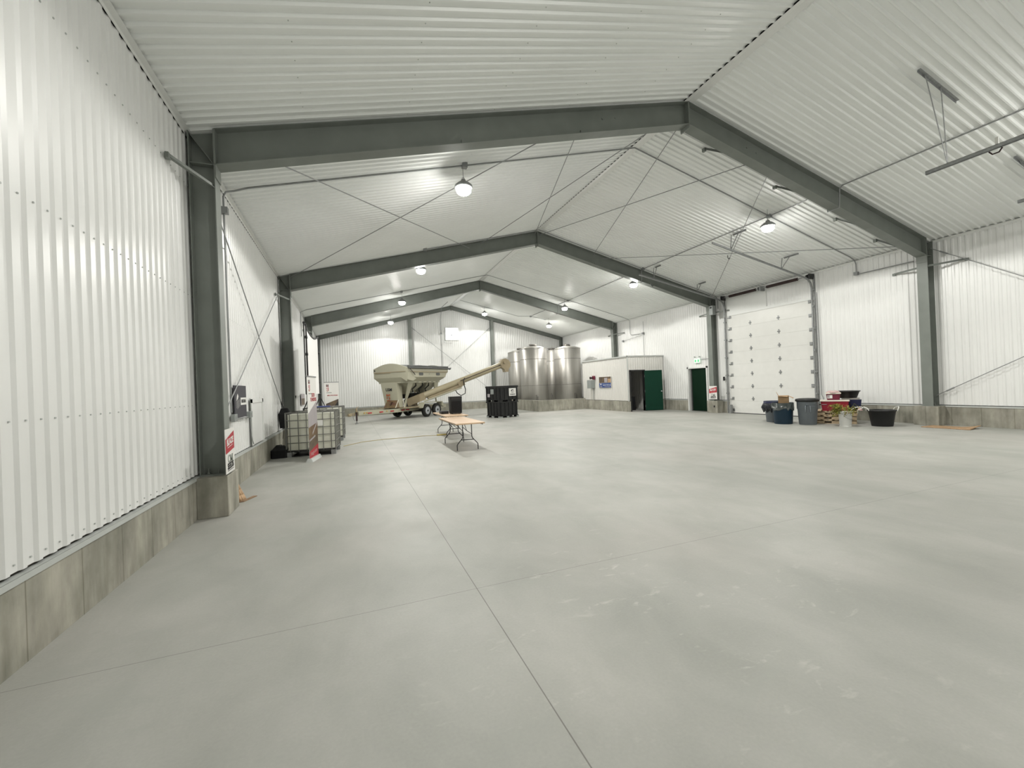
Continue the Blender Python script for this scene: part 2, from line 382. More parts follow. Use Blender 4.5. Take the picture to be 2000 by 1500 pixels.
# base trims (flashing on top of the concrete), eave and ridge trims
mb = MB(); mb.box(T0-.01,Y0,ZC,.03,Y4,ZC+.012).box(.026,Y0,ZC-.03,.031,Y4,ZC+.012); struct(mb.build('trim_1', 'trim'))
mb = MB()
for a, b in ((Y0,10.36),(14.22,15.46),(16.74,Y4)): mb.box(W-.03,a,ZC,W-T0+.01,b,ZC+.012).box(W-.031,a,ZC-.03,W-.026,b,ZC+.012)
struct(mb.build('trim_2', 'trim'))
mb = MB(); mb.box(0,Y4-.03,ZC,W,Y4-T0+.01,ZC+.012).box(0,Y4-.031,ZC-.03,W,Y4-.026,ZC+.012); struct(mb.build('trim_3', 'trim'))
mb = MB(); g = .004
for sx in (1, -1):
    def X(x): return W/2 + sx*x
    za = HR+.03-RD-g; wdt = .115
    mb.hexa([(X(0),Y0,za-.002),(X(wdt),Y0,za-wdt*SL-.002),(X(wdt),Y4,za-wdt*SL-.002),(X(0),Y4,za-.002)],
            [(X(0),Y0,za),(X(wdt),Y0,za-wdt*SL),(X(wdt),Y4,za-wdt*SL),(X(0),Y4,za)])
struct(mb.build('trim_4', 'trimw'))
for nm, x0, sx in (('trim_5', 0, 1), ('trim_6', W, -1)):
    mb = MB(); za = HE+.03-RD-g
    def X(x): return x0 + sx*x
    xi = T0+.017+.004
    mb.box(min(X(xi),X(xi+.003)), Y0, za-.05, max(X(xi),X(xi+.003)), Y4, za)
    mb.hexa([(X(xi),Y0,za-.003),(X(.06),Y0,za+.06*SL-.003),(X(.06),Y4,za+.06*SL-.003),(X(xi),Y4,za-.003)],
            [(X(xi),Y0,za),(X(.06),Y0,za+.06*SL),(X(.06),Y4,za+.06*SL),(X(xi),Y4,za)])
    struct(mb.build(nm, 'trimw'))
# screw heads on the near sheets
def screws(name, pts, ax, parent=None):
    mb = MB(); r = .0055
    for p in pts:
        x, y, z = p
        d = .008*ax[1]
        if ax[0] == 0: mb.box(min(x,x+d), y-r, z-r, max(x,x+d), y+r, z+r)
        else: mb.box(x-r, y-r, z-.008, x+r, y+r, z)
    o = mb.build(name, 'trim', parent); o['kind'] = 'stuff'; return o
wl = bpy.data.objects['wall_left']; cl = bpy.data.objects['ceiling']
pts = []
k = math.ceil(Y0/RP)
while k*RP < Y4-.2:
    y = k*RP+.036
    if .1 < y: pts += [(T0, y, z) for z in (ZB+.05, 1.545, 3.07, 4.62)]
    k += 1
screws('screws', pts, (0,1), wl)
pts = []
for iy in range(2, 100):
    y = iy*RP+.036
    if y > 15: break
    for ix in range(1, 6):
        if (iy % 2) == 0: x = ix*1.52; pts.append((x, y, roofz(x)+.03))
screws('screws', pts, (2,1), cl)

# ---- steel portal frames
def frame(y, label, end=False):
    t = thing('steel_portal_frame', label, 'steel frame', (W/2, y, 0))
    dep = .5 if not end else .26; cw = .33 if not end else .2; fl = .125 if not end else .09; th = .012
    yo = 0 if not end else -.14
    for sx in (-1, 1):
        def X(x): return sx*(W/2 - x)      # x measured from the wall
        mb = MB(); zt = HE-.01
        # web and flanges of the column
        pr = [(X(.035), ZC+.02), (X(cw), ZC+.02), (X(cw), HE+SL*cw-.012), (X(.035), HE+SL*.035-.012)]
        if sx < 0: mb.prism(pr, 1, yo-.005, yo+.005)
        else: mb.prism(pr[::-1], 1, yo-.005, yo+.005)
        for a in (.032, cw):
            mb.box(min(X(a),X(a+th)), yo-fl, ZC+.02, max(X(a),X(a+th)), yo+fl, HE+SL*a-.015)
        mb.box(min(X(.02),X(cw+.03)), yo-fl-.01, ZC, max(X(.02),X(cw+.03)), yo+fl+.01, ZC+.02)
        if not end:
            mb.box(min(X(.04),X(cw)), -fl+.02, HE+.06-dep, max(X(.04),X(cw)), fl-.02, HE+.072-dep)
            mb.bar((X(.05),0,HE-.03), (X(cw-.01),0,HE+.08-dep), .01, .2, (0,1,0))
            for by in (-.06, .06):
                mb.tube([(X(.12),by,ZC+.02),(X(.12),by,ZC+.10)], .012, 6); mb.tube([(X(.12),by,ZC+.02),(X(.12),by,ZC+.045)], .022, 6)
                mb.tube([(X(.24),by,ZC+.02),(X(.24),by,ZC+.07)], .012, 6)
            # bolted haunch end plate
            mb.box(min(X(cw+th),X(cw+th+.014)), -fl, HE-dep-.12, max(X(cw+th),X(cw+th+.014)), fl, HE+SL*.35-.02)
        mb.build('column', 'steel', t)
        mb = MB()
        x0 = cw+th; zo = -.012
        a = (X(x0), HE+SL*x0+zo); b = (0, HR+zo)
        pr = [(a[0],a[1]-dep),(b[0],b[1]-dep*.96),b,a]
        mb.prism(pr if sx < 0 else pr[::-1], 1, yo-.005, yo+.005)
        for o2 in (0, -dep):
            k = o2*.96 if o2 else 0
            B = [(a[0],yo-fl,a[1]+o2-th),(b[0],yo-fl,b[1]+k-th),(b[0],yo+fl,b[1]+k-th),(a[0],yo+fl,a[1]+o2-th)]
            Tq = [(p[0],p[1],p[2]+th) for p in B]; mb.hexa(B, Tq)
        mb.box(min(0,X(W/2-.014)), yo-fl, HR-dep-.09, max(0,X(W/2-.014)), yo+fl, HR-.02)   # ridge plate
        if not end:
            for q in (1.7, 4.0, 6.4):     # web clips
                z = HE+SL*q; mb.box(X(q)-.03, -.04, z-dep+.02, X(q)+.03, -.005, z-dep+.09)
            for q in (6.9, 7.2):
                z = HE+SL*q; mb.lathe([(.02,-.012),(.02,0)], (X(q), -.004, z-.2), 8, 1)
        mb.build('rafter', 'steel', t)
        if not end:
            for yy in (-1, 1):
                mb = MB(); mb.bar((X(cw-.01), yy*fl*.8, 4.60), (X(.03), yy*.83, 4.62), .045, .006); mb.bar((X(cw-.01), yy*fl*.8, 4.625), (X(.03), yy*.83, 4.645), .006, .045)
                mb.box(min(X(.01),X(.05)), yy*.83-.04, 4.59, max(X(.01),X(.05)), yy*.83+.04, 4.66); mb.build('flange_brace', 'steel', t)
            for q in (1.05, 2.87, 5.28, 7.7):
                z = HE+SL*q
                mb = MB(); mb.bar((X(q), .08, z-dep-.005), (X(q), .76, z-.03), .05, .007, (0,0,1)); mb.bar((X(q)+.022, .08, z-dep+.02), (X(q)+.022, .76, z-.005), .006, .05)
                mb.box(X(q)-.03, .72, z-.09, X(q)+.03, .80, z-.01); mb.build('flange_brace', 'steel', t)
    return t
frame(Y1, 'nearest grey steel portal frame spanning the hall overhead')
frame(Y2, 'second grey steel portal frame, beside the roller door track')
frame(Y3, 'third grey steel portal frame, over the small office room')
tf = frame(Y4, 'slim grey steel frame flat against the far end wall', True)
for i, x in enumerate((6.01, 12.08)):
    mb = MB(); h = roofz(x)-.28; mb.box(-.11,-.012,ZC,.11,0,h).box(-.11,-.24,ZC,.11,-.228,h).box(-.005,-.23,ZC,.005,-.01,h)
    o = mb.build('end_wall_post', 'steel'); o.location = (x, Y4-.03, 0)
    tag(o, ['left slim grey post against the far wall behind the seed trailer', 'right slim grey post against the far wall left of the steel tanks'][i], 'steel post')
# concrete piers under the columns
for (y, yl, lab) in ((Y1+.04,.29,'nearest'), (Y2-.02,.3,'second'), (Y3,.3,'third')):
    for sx, sd in ((0,'left'), (1,'right')):
        mb = MB(); d = .385
        x0, x1 = (0.02, d) if sx == 0 else (W-d, W-.02)
        c = ((x0+x1)/2, y, 0)
        mb.box(x0-c[0], -yl, 0, x1-c[0], yl, ZC); mb.T = None
        o = mb.build('concrete_pier', 'stemy', bevel=.008); o.location = c
        tag(o, f'low concrete pier under the {lab} {sd} steel column', 'concrete pier')
# ---- brace rods
def rod(p, q, label, r=.011):
    p = Vector(p); q = Vector(q); c = (p+q)/2; c.z = min(p.z, q.z)
    mb = MB(); mb.tube([p-c, q-c], r, 6)
    d = (q-p).normalized(); mb.tube([p-c+d*.25, p-c+d*.45], r*1.9, 6)
    o = mb.build('brace_rod', 'conduit'); o.location = c; return tag(o, label, 'brace rod')
def R(x, y, o=.13): return (x, y, roofz(x)-o)
rod(R(.55,Y1+.1),R(6.25,Y2-.1,.2),'thin steel rod crossing the left ceiling slope, rising from the near eave')
rod(R(6.25,Y1+.1,.2),R(.35,Y2-.1),'thin steel rod crossing the left ceiling slope, falling towards the far eave')
rod(R(8.9,Y1+.1),R(6.65,Y2-.1),'thin steel rod left of the ridge running out from the near ridge')
rod(R(6.5,Y1+.1),R(8.9,Y2-.1),'thin steel rod left of the ridge meeting the second frame peak')
rod(R(9.15,Y1+.1),R(11.5,Y2-.1),'thin steel rod right of the ridge starting at the near ridge')
rod(R(11.5,Y1+.1),R(9.1,Y2-.1),'thin steel rod right of the ridge meeting the second frame peak')
rod(R(11.8,Y1+.1,.16),R(17.75,Y2-.1,.16),'thin steel rod over the big door reaching its far top corner')
rod(R(17.75,Y1+.1,.16),R(11.9,Y2-.1,.16),'nearly level thin steel rod across the right ceiling slope')
rod((.07,Y1+.1,5.2),(.07,Y2-.1,1.0),'thin steel rod on the left wall falling towards the storage tanks')
rod((.07,Y1+.1,.87),(.07,Y2-.1,4.95),'thin steel rod on the left wall rising past the black poster')
rod((W-.1,Y1-.1,5.15),(W-.1,1.2,1.0),'upper thin steel rod on the near right wall')
rod((W-.1,Y1-.1,.86),(W-.1,1.2,4.2),'lower thin steel rod on the near right wall above the floor mat')
rod((6.05,Y4-.1,6.08),(12.0,Y4-.1,1.25),'thin steel rod on the end wall falling left to right')
rod((12.05,Y4-.12,6.15),(6.05,Y4-.12,.95),'thin steel rod on the end wall rising left to right')

# ---- lamps
def make_lamp():
    t = thing('high_bay_lamp', '', 'lamp')
    mb = MB(); mb.lathe([(.02,.175),(.05,.17),(.06,.13),(.12,.10),(.19,.04),(.20,.0),(.20,-.01),(.11,-.005)], n=24); o = mb.build('housing', 'galv', t)
    mb = MB(); mb.lathe([(.11,.0),(.145,-.02),(.16,-.06),(.15,-.10),(.11,-.135),(.05,-.15),(.005,-.153)], n=24); mb.build('lens', 'lens', t)
    mb = MB(); mb.tube([(0,0,.17),(0,0,.50)], .006, 6); mb.tube([(0,0,.17),(.03,0,.2),(0,0,.23),(-.03,0,.2),(0,0,.17)], .006, 6); mb.build('hanging_cord', 'conduit', t)
    return t
LL = ['glaring round lamp nearest the camera under the left ceiling slope', 'second round lamp under the left ceiling slope, by the second frame',
      'third round lamp under the left ceiling slope, by the third frame', 'farthest round lamp of the left row, above the seed trailer',
      'glaring round lamp nearest the camera under the right ceiling slope', 'round lamp under the right slope just past the second frame',
      'round lamp under the right slope in front of the third frame', 'farthest right round lamp, above the steel tanks', 'round lamp just right of the ridge near the bright window']
first = None; li = 0
for (x, y) in LAMPS:
    z = roofz(x) - .5
    lab = None
    if y > 4: lab = LL[li]; li += 1
    else: lab = 'round lamp high behind the viewpoint, %s side' % ('left' if x < 9 else 'right')
    if first is None:
        first = make_lamp(); o = first; o.location = (x, y, z); o['label'] = lab; o['group'] = 'round high bay lamps'
    else: o = dup(first, (x, y, z), 0, lab, 'round high bay lamps')
    ld = bpy.data.lights.new('lamp_light', 'SPOT'); ld.energy = LAMP_W * (1.03 if y < 12 else .82 if y < 18 else .70 if y < 24 else .36); ld.spot_size = math.radians(157); ld.spot_blend = .10
    ld.shadow_soft_size = .05; ld.color = (1, .985, .935)
    lo = bpy.data.objects.new('lamp_light', ld); C.objects.link(lo); lo.parent = o; lo.location = (0, 0, -.17)

# ---- conduits
def pipe(name, pts, r, label, cat='conduit', mt='conduit', boxes=()):
    c = Vector(pts[0]); mb = MB(); mb.tube([Vector(p)-c for p in pts], r, 8); 
    for b in boxes:
        b = Vector(b)-c; mb.box(b.x-.055, b.y-.055, b.z-.055, b.x+.055, b.y+.055, b.z+.055)
    o = mb.build(name, mt); o.location = c; return tag(o, label, cat)
def RC(x, y): return (x, y, roofz(x)-.02)
pipe('conduit', [(.03,8.72,1.36),(.03,8.72,4.9),(.03,8.72,5.2),(.06,8.76,5.3),(.17,8.82,5.36),RC(.4,8.82),RC(8.6,8.81),RC(9.02,8.8),RC(9.4,8.8),RC(17.6,8.9),(17.9,8.93,5.36),(17.98,8.94,5.25),(17.98,8.94,4.9),(17.98,8.8,4.9),(17.98,7.4,4.9)],
     .016, 'grey conduit crossing the whole ceiling just behind the nearest frame', boxes=[(.04,8.72,4.95),RC(4.5,8.81),(17.98,8.94,4.93)])
pl = []
for ya, yb in ((Y0+.1,Y1),(Y1,Y2),(Y2,Y3),(Y3,26.7)):
    x = 13.85; zt = roofz(x)-.02; zb = roofz(x)-.555
    if ya != Y0+.1: pl += [(x,ya+.14,zb),(x,ya+.16,zt-.06),(x,ya+.24,zt)]
    else: pl += [(x,ya,zt)]
    if yb != 26.7: pl += [(x,yb-.24,zt),(x,yb-.16,zt-.06),(x,yb-.14,zb)]
    else: pl += [(x,yb,zt)]
pipe('conduit', pl, .016, 'long grey conduit running lengthwise along the right ceiling slope, dipping under each frame', boxes=[RC(13.85,8.85),RC(13.85,14.65),RC(13.85,21.3)])
pipe('conduit', [RC(4.6,14.64),RC(9.0,14.62),RC(9.4,14.64),RC(17.2,14.64),(17.9,14.64,5.36),(17.99,14.64,5.2),(17.99,14.64,4.8)], .014, 'grey conduit crossing the ceiling in front of the second frame', boxes=[RC(4.6,14.64)])
pipe('conduit', [(.04,20.8,4.2),(.04,20.8,5.3),RC(.3,20.85),RC(4.5,21.1),RC(9.0,21.3),RC(9.4,21.3),RC(17.7,21.2),(17.97,21.18,5.3),(17.98,21.18,4.52),(17.98,21.1,4.4),(17.98,20.2,4.36)], .014, 'grey conduit crossing the ceiling in front of the third frame', boxes=[RC(4.5,21.1),(17.97,20.0,4.36)])
pipe('conduit', [RC(8.3,27.75),RC(8.27,29.6),(8.25,Y4-.3,7.1),(8.25,Y4-.03,6.6),(8.25,Y4-.03,2.3)], .014, 'grey conduit dropping down the end wall left of the bright window', boxes=[(8.25,Y4-.05,5.6)])
pipe('conduit', [RC(9.15,27.8),RC(10.8,27.7),RC(13.3,27.6),RC(13.87,26.7),RC(14.9,26.5)], .012, 'thin grey conduit linking the lamps above the steel tanks', boxes=[RC(13.87,26.7)])
pipe('conduit', [(17.98,19.95,5.05),(17.98,19.95,4.3),(17.98,19.97,4.1),(17.98,19.97,2.95)], .014, 'grey conduit dropping onto the office roof from the right wall', boxes=[])
pipe('conduit', [(17.98,21.9,4.12),(17.98,20.05,4.28)], .010, 'short thin conduit on the right wall above the office', boxes=[(17.98,21.95,4.12)])

# ---- end wall window with fan
w = MB(); w.poly([(WX0,Y4+.10,WZ0),(WX1,Y4+.10,WZ0),(WX1,Y4+.10,WZ1),(WX0,Y4+.10,WZ1)]); wo = struct(w.build('window_1', 'daylight'))
mb = MB(); t_ = .05
for a in ((WX0-t_,WZ0-t_,WX0,WZ1+t_),(WX1,WZ0-t_,WX1+t_,WZ1+t_),(WX0,WZ0-t_,WX1,WZ0),(WX0,WZ1,WX1,WZ1+t_)): mb.box(a[0],Y4-.045,a[1],a[2],Y4+.10,a[3])
mb.build('window_frame', 'trimw', wo)
fa = thing('exhaust_fan', 'three bladed exhaust fan in the bright end wall window', 'fan', (9.03, Y4+.02, 5.5))
mb = MB(); mb.lathe([(.05,-.05),(.05,.05)], n=16, axis=1); mb.build('hub', 'conduit', fa)
for a in (0, 125, 245):
    mb = MB(); a = math.radians(a); mb.T = Matrix.Rotation(a, 4, 'Y'); mb.hexa([(.04,-.01,-.022),(.04,.01,-.022),(.04,.01,.022),(.04,-.01,.022)],[(.30,-.008,-.016),(.30,.008,-.016),(.30,.008,.016),(.30,-.008,.016)]); mb.build('blade', 'galv', fa)
mb = MB(); fx = [(WX0-.22,WZ0-.28),(WX0-.22,WZ1),(WX0-.19,WZ1),(WX0-.19,WZ0-.25),(WX0+.45,WZ0-.25),(WX0+.45,WZ0-.28)]
mb.tube([(WX0-.15,Y4-.06,WZ1-.2),(WX0-.15,Y4-.06,WZ0-.22),(WX0+.45,Y4-.06,WZ0-.24)], .01, 6); o = mb.build('fan_cable', 'conduit'); tag(o, 'thin cable looping below the bright end wall window', 'cable')

# ---- overhead door on the right wall
DY0, DY1, DZ = 10.45, 14.15, 4.36
d1 = None
mb = MB(); n = 8
for i in range(n):
    z0 = .02 + i*(DZ-.02)/n; z1 = .02 + (i+1)*(DZ-.02)/n - .0025
    mb.box(W-.01, DY0, z0, W+.04, DY1, z1); 
    for j in range(1, 3): zz = z0 + j*(z1-z0)/3; mb.box(W-.0112, DY0, zz, W-.01, DY1, zz+.01)
mb.box(W+.02, DY0, .02, W+.05, DY1, DZ)
d1 = struct(mb.build('door_1', 'white'))
mb = MB(); mb.box(W-.015, DY0, 0, W+.03, DY1, .03); mb.build('bottom_seal', 'dark', d1)
def hinge(y, z):
    mb = MB(); x = W-.012
    mb.box(x-.012, y-.022, z-.085, x, y+.022, z+.085).box(x-.02, y-.055, z-.022, x-.004, y+.055, z+.022); mb.lathe([(.014,-.05),(.014,.05)], (x-.018,y,z), 8, 1)
    mb.build('hinge', 'galv', d1)
for i in range(1, 8):
    z = .02 + i*(DZ-.02)/n
    for y in (13.035, 11.772): hinge(y, z+.1)
for i in range(0, 9):
    z = .12 + i*(DZ-.2)/8
    for y in (DY0+.10, DY1-.10):
        mb = MB(); s2 = -1 if y < 12 else 1
        mb.box(W-.03, y-.07, z-.035, W-.01, y+.03, z+.09).box(W-.06, min(y,y+s2*.1), z-.012, W-.035, max(y,y+s2*.1), z+.012); mb.build('roller_bracket', 'galv', d1)
# door surround: white header and jambs
mb = MB(); mb.box(W-.03, DY0-.12, DZ, W+.03, DY1+.1, DZ+.10).box(W-.03, DY0-.07, 0, W+.03, DY0, DZ).box(W-.03, DY1, 0, W+.03, DY1+.07, DZ)
mb.box(W-.025, 12.25, DZ+.1, W+.01, DY1+.07, HE-.1)
mb.box(W-.03, DY0-.07, DZ, W+.01, DY0, HE-.05); struct(mb.build('trim_7', 'trimw'))
def track(yj, lab, side, xe, ze):
    t = thing('door_track', lab, 'door track', (W-.12, yj, 0)); x = 0
    mb = MB()
    def chan(pts, w=.055):
        for a, b in zip(pts[:-1], pts[1:]): mb.bar(a, b, w, .045, (0,1,0))
    zc = 4.75; slope = -.207; rr = .38
    P_ = [(0,0,.02),(0,0,zc)]
    a_end = PI/2 + math.atan(.207)
    for k in range(1, 9):
        a = (PI/2 + math.atan(slope)*1)*k/8 if False else (PI/2-math.atan(.207))*k/8
        P_.append((-rr+rr*math.cos(a), 0, zc+rr*math.sin(a)))
    xl, zl = P_[-1][0], P_[-1][2]
    P_.append((xe-(W-.12), 0, zl + (xl-(xe-(W-.12)))*.207))
    chan(P_); mb.build('rail', 'galv', t)
    mb = MB(); mb.box(.05,-.03,.0,.09,.03,4.9) if False else None
    mb.box(.06, side*.05-.012, 0, .11, side*.05+.012, HE-.2)
    for z in (.15,.9,1.7,2.5,3.3,4.1,4.7): mb.box(-.02, min(0,side*.06), z-.03, .10, max(0,side*.06), z+.03)
    mb.build('wall_angle', 'galv', t)
    return t, P_
t1, P1 = track(10.37, 'galvanised door track at the near side of the tall white door', -1, 13.2, 6.1)
t2, P2 = track(14.23, 'galvanised door track at the far side of the tall white door', 1, 13.3, 6.1)
def hanger(t, xw, yj, side, dy):
    xl = xw-(W-.12); tz = 4.75+.38 + (-.38+.38*math.sin(math.atan(.207)) - xl)*.207 - .02
    zr = roofz(xw)-.03
    mb = MB(); mb.bar((xl, side*.0-.1, zr), (xl, -dy, zr), .045, .01); mb.bar((xl+.02,-.1,zr-.02),(xl+.02,-dy,zr-.02),.006,.04)
    mb.bar((xl,0.0,tz),(xl,-.05,zr),.03,.008,(1,0,0)); mb.bar((xl,0,tz),(xl,-dy*.55,zr),.03,.008,(1,0,0)); mb.build('hanger', 'galv', t)
hanger(t1, 14.0, 10.37, 1, .6); hanger(t1, 16.37, 10.37, 1, .62); hanger(t2, 14.03, 14.2, 1, .45); hanger(t2, 16.35, 14.2, 1, .5)
for t, xs in ((t1, (13.85,)), (t2, (13.9,))):
    for xw in xs:
        xl = xw-(W-.12); mb = MB(); mb.tube([(xl,0,5.68),(xl+.02,0,5.58),(xl+.06,0,5.55),(xl+.10,0,5.60)], .012, 6); mb.build('bumper', 'black', t)
ts = thing('torsion_spring_shaft', 'dark torsion springs on a shaft above the tall white door', 'door spring', (W-.22, 12.3, 5.2))
mb = MB(); mb.tube([(0,-1.98,0),(0,1.98,0)], .018, 8); mb.build('shaft', 'galv', ts)
for a, b in ((-1.5,-.25),(.25,1.55)):
    mb = MB(); mb.tube([(0,a,0),(0,b,0)], .055, 12)
    for k in range(24): yk = a+(b-a)*k/24; mb.lathe([(.058,0),(.061,.012),(.058,.024)], (0,yk,0), 12, 1, cap=False)
    mb.build('spring', 'darkred', ts)
for y in (-1.95, 0.02, 1.95):
    mb = MB(); mb.box(-.05, y-.03, -.10, .2, y+.03, .09); mb.lathe([(.075,-.03),(.075,.03)], (0, y+.09 if y<1 else y-.09, 0), 16, 1); mb.build('bearing_bracket', 'galv' if abs(y) < 1 else 'blackmetal', ts)
op = thing('door_opener', 'pale grey door opener box on the second right column', 'door opener', (W-.42, 14.62, 4.5))
mb = MB(); mb.box(-.09,-.1,0,.09,.1,.42); mb.build('case', 'boxgrey', op, .01); mb = MB(); mb.box(-.095,-.05,.30,-.09,.05,.36); mb.build('vent', 'dark', op)
o = MB().box(-.03,-.045,-.09,.0,.045,.09).build('push_button_box', 'black', bevel=.006); o.location = (W-.06, 14.44, 1.56); tag(o, 'small black push button box left of the tall white door', 'push button')
o = MB().box(-.12,-.05,0,.0,.05,.38).build('jamb_guard', 'galv'); o.location = (W-.08, 14.08, 0); tag(o, 'short galvanised guard at the far foot of the tall door', 'door guard')
pipe('conduit', [(W-.05,10.15,.08),(W-.05,10.15,.75),(W-.05,10.22,.85),(W-.05,10.25,4.6)], .012, 'thin conduit beside the near track of the tall door')
o = MB().box(-.03,-.02,-.04,0.0,.02,.04).build('sensor', 'black'); o.location = (W-.39, 14.75, .30); tag(o, 'tiny black sensor on the pier beside the tall door', 'sensor')

# near tracks hung from the right ceiling slope (door behind the viewpoint)
def ntrack(x, y1, lab, ends, hang_y, a0, a1):
    z = 5.36; t = thing('ceiling_door_track', lab, 'door track', (x, 2, z))
    mb = MB(); y1 -= 2; ya = Y0+.5-2
    mb.box(-.03,ya,-.035,-.024,y1,.035).box(-.03,ya,.029,.03,y1,.035).box(-.03,ya,-.035,.012,y1,-.029).box(.024,ya,.01,.03,y1,.035)
    mb.build('rail', 'galv', t)
    for hy in hang_y:
        hy -= 2; xa, xb = a0-x, a1-x; za = roofz(a0)-.03-z; zb = roofz(a1)-.03-z
        mb = MB(); mb.bar((xa,hy,za),(xb,hy,zb),.045,.008); mb.bar((xa,hy+.022,za-.02),(xb,hy+.022,zb-.02),.006,.045); mb.build('ceiling_angle', 'galv', t)
        for q in (.15, .55):
            mb = MB(); px = xa+(xb-xa)*q; mb.bar((px,hy,za+(zb-za)*q),(0,hy,.0),.028,.006,(0,1,0)); mb.build('strut', 'galv', t)
    return t
nt1 = ntrack(12.38, 4.56, 'galvanised track hung near the camera under the right ceiling slope', 0, (4.25, 1.6), 11.59, 12.81)
mb = MB(); mb.tube([(0,1.72,-.04),(.0,1.68,-.10),(0,1.60,-.10),(0,1.56,-.04)], .012, 6); mb.build('bumper', 'darkred', nt1)
mb = MB(); mb.box(-.012,1.60,.03,.012,1.64,.16); mb.build('tie', 'rope', nt1)
ntrack(16.35, 4.72, 'galvanised track end at the right edge of the photo', 0, (4.36, 1.6), 15.22, 16.35)

# ---- exit door (right wall)
ed = thing('exit_doorway', 'dark green side door standing ajar in a white frame', 'door', (W, 16.1, 0)); ed.name = 'door_2'
del ed['label']; del ed['category']; struct(ed)
mb = MB(); mb.box(-.03,-.66,0,.12,-.58,2.2).box(-.03,.56,0,.12,.64,2.2).box(-.03,-.66,2.12,.12,.64,2.2); mb.build('door_frame', 'trimw', ed)
mb = MB(); mb.box(.115,-.6,0,.12,.6,2.15); mb.build('dark_opening', 'dark', ed)
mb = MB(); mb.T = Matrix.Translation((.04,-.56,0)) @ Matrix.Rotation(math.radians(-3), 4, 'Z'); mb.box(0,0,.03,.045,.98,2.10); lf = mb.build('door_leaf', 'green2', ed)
mb = MB(); mb.box(.03,.44,.02,.06,.462,2.1); mb.build('edge_seal', 'conduit', ed)
ex = thing('exit_sign', 'white box exit sign with green pictograms above the side door', 'sign', (W-.02, 16.0, 2.38))
mb = MB(); mb.box(-.06,-.19,0,-.0,.19,.22); mb.build('case', 'exitwhite', ex, .008)
for yy in (-.09, .09):
    mb = MB(); mb.box(-.064,yy-.035,.05,-.06,yy+.035,.16); mb.build('pictogram', 'exitgreen', ex)
for yy in (-.15, .15):
    mb = MB(); mb.lathe([(.03,0),(.045,.05),(.045,.06)], (-.05,yy,.27), 12, 2); mb.build('lamp_head', 'trim', ex)
pipe('conduit', [(W-.04,15.80,2.55),(W-.04,15.1,2.55),(W-.04,14.95,2.55)], .012, 'short conduit from the exit sign to the column')

# ---- office room
OX, OY0, OY1, OZ = 15.7, 18.5, 23.1, 2.93
mb = MB(); corr(mb, OY0, OY1, lambda u,d:(OX-d,u,ZC+.02), lambda u,d:(OX-d,u,OZ))
corr(mb, OX, 15.78, lambda u,d:(u,OY0-d,ZC+.02), lambda u,d:(u,OY0-d,OZ)); corr(mb, 15.78, 16.72, lambda u,d:(u,OY0-d,2.2), lambda u,d:(u,OY0-d,OZ)); corr(mb, 16.72, W, lambda u,d:(u,OY0-d,ZC+.02), lambda u,d:(u,OY0-d,OZ))
corr(mb, OX, W, lambda u,d:(u,OY1+d,0), lambda u,d:(u,OY1+d,OZ))
corr(mb, OY0+.1, OY1, lambda u,d:(W-.46-d,u,0), lambda u,d:(W-.46-d,u,OZ))
corr(mb, OY0+.1, OY1, lambda u,d:(OX+.1+d,u,0), lambda u,d:(OX+.1+d,u,OZ))
corr(mb, OX+.1, W, lambda u,d:(u,OY1-.1-d,0), lambda u,d:(u,OY1-.1-d,OZ))
mb.box(OX-.0,OY0,OZ,W-.03,OY1,OZ+.02); struct(mb.build('wall_office', 'officesheet'))
mb = MB(); mb.box(OX-.06,OY0-.06,OZ-.02,OX-.03,OY1+.05,OZ+.04).box(OX-.06,OY0-.06,OZ-.02,W,OY0-.03,OZ+.04).box(OX-.045,OY0-.045,ZC,OX-.0,OY0-.0,OZ); struct(mb.build('trim_8', 'trim'))
mb = MB(); mb.box(OX-.05,OY0-.05,0,OX+.1,OY1,ZC).box(OX+.1,OY0-.05,0,15.80,OY0+.1,ZC).box(16.70,OY0-.05,0,W-.02,OY0+.1,ZC); struct(mb.build('baseboard_office', 'stemy'))
d3 = thing('door_3', '', ''); del d3['label']; del d3['category']; d3.location = (16.70, OY0-.06, 0); struct(d3)
mb = MB(); mb.box(-.92,-.02,0,-.86,.16,2.2).box(-.0,-.02,0,.05,.16,2.2).box(-.92,-.02,2.14,.05,.16,2.2); mb.build('door_frame', 'blackmetal', d3)
mb = MB(); mb.T = Matrix.Rotation(math.radians(-24), 4, 'Z'); mb.box(0.01,-.05,.02,.93,-.005,2.15); leaf = mb.build('door_leaf', 'green', d3)
mb = MB(); mb.T = Matrix.Rotation(math.radians(-24), 4, 'Z'); mb.lathe([(.012,-.05),(.012,-.02),(.032,-.015),(.034,0),(.02,.012)], (.86,-.09,1.02), 14, 1); mb.build('door_knob', 'rim', leaf)
for z in (.25,1.05,1.85):
    mb = MB(); mb.tube([(0,-.03,z-.06),(0,-.03,z+.06)], .014, 8); mb.build('hinge', 'galv', d3)
# dark things inside the office
it = thing('black_equipment', 'black draped equipment inside the dark office doorway', 'equipment', (16.35, 19.6, 0))
mb = MB(); mb.frustum(0,0,0,.75,.42,.3,.40,.28,.05); mb.build('drape', 'blackm', it)
mb = MB(); mb.tube([(.32,.1,.75),(.32,.1,1.25)], .05, 10); mb.build('upright', 'black', it)
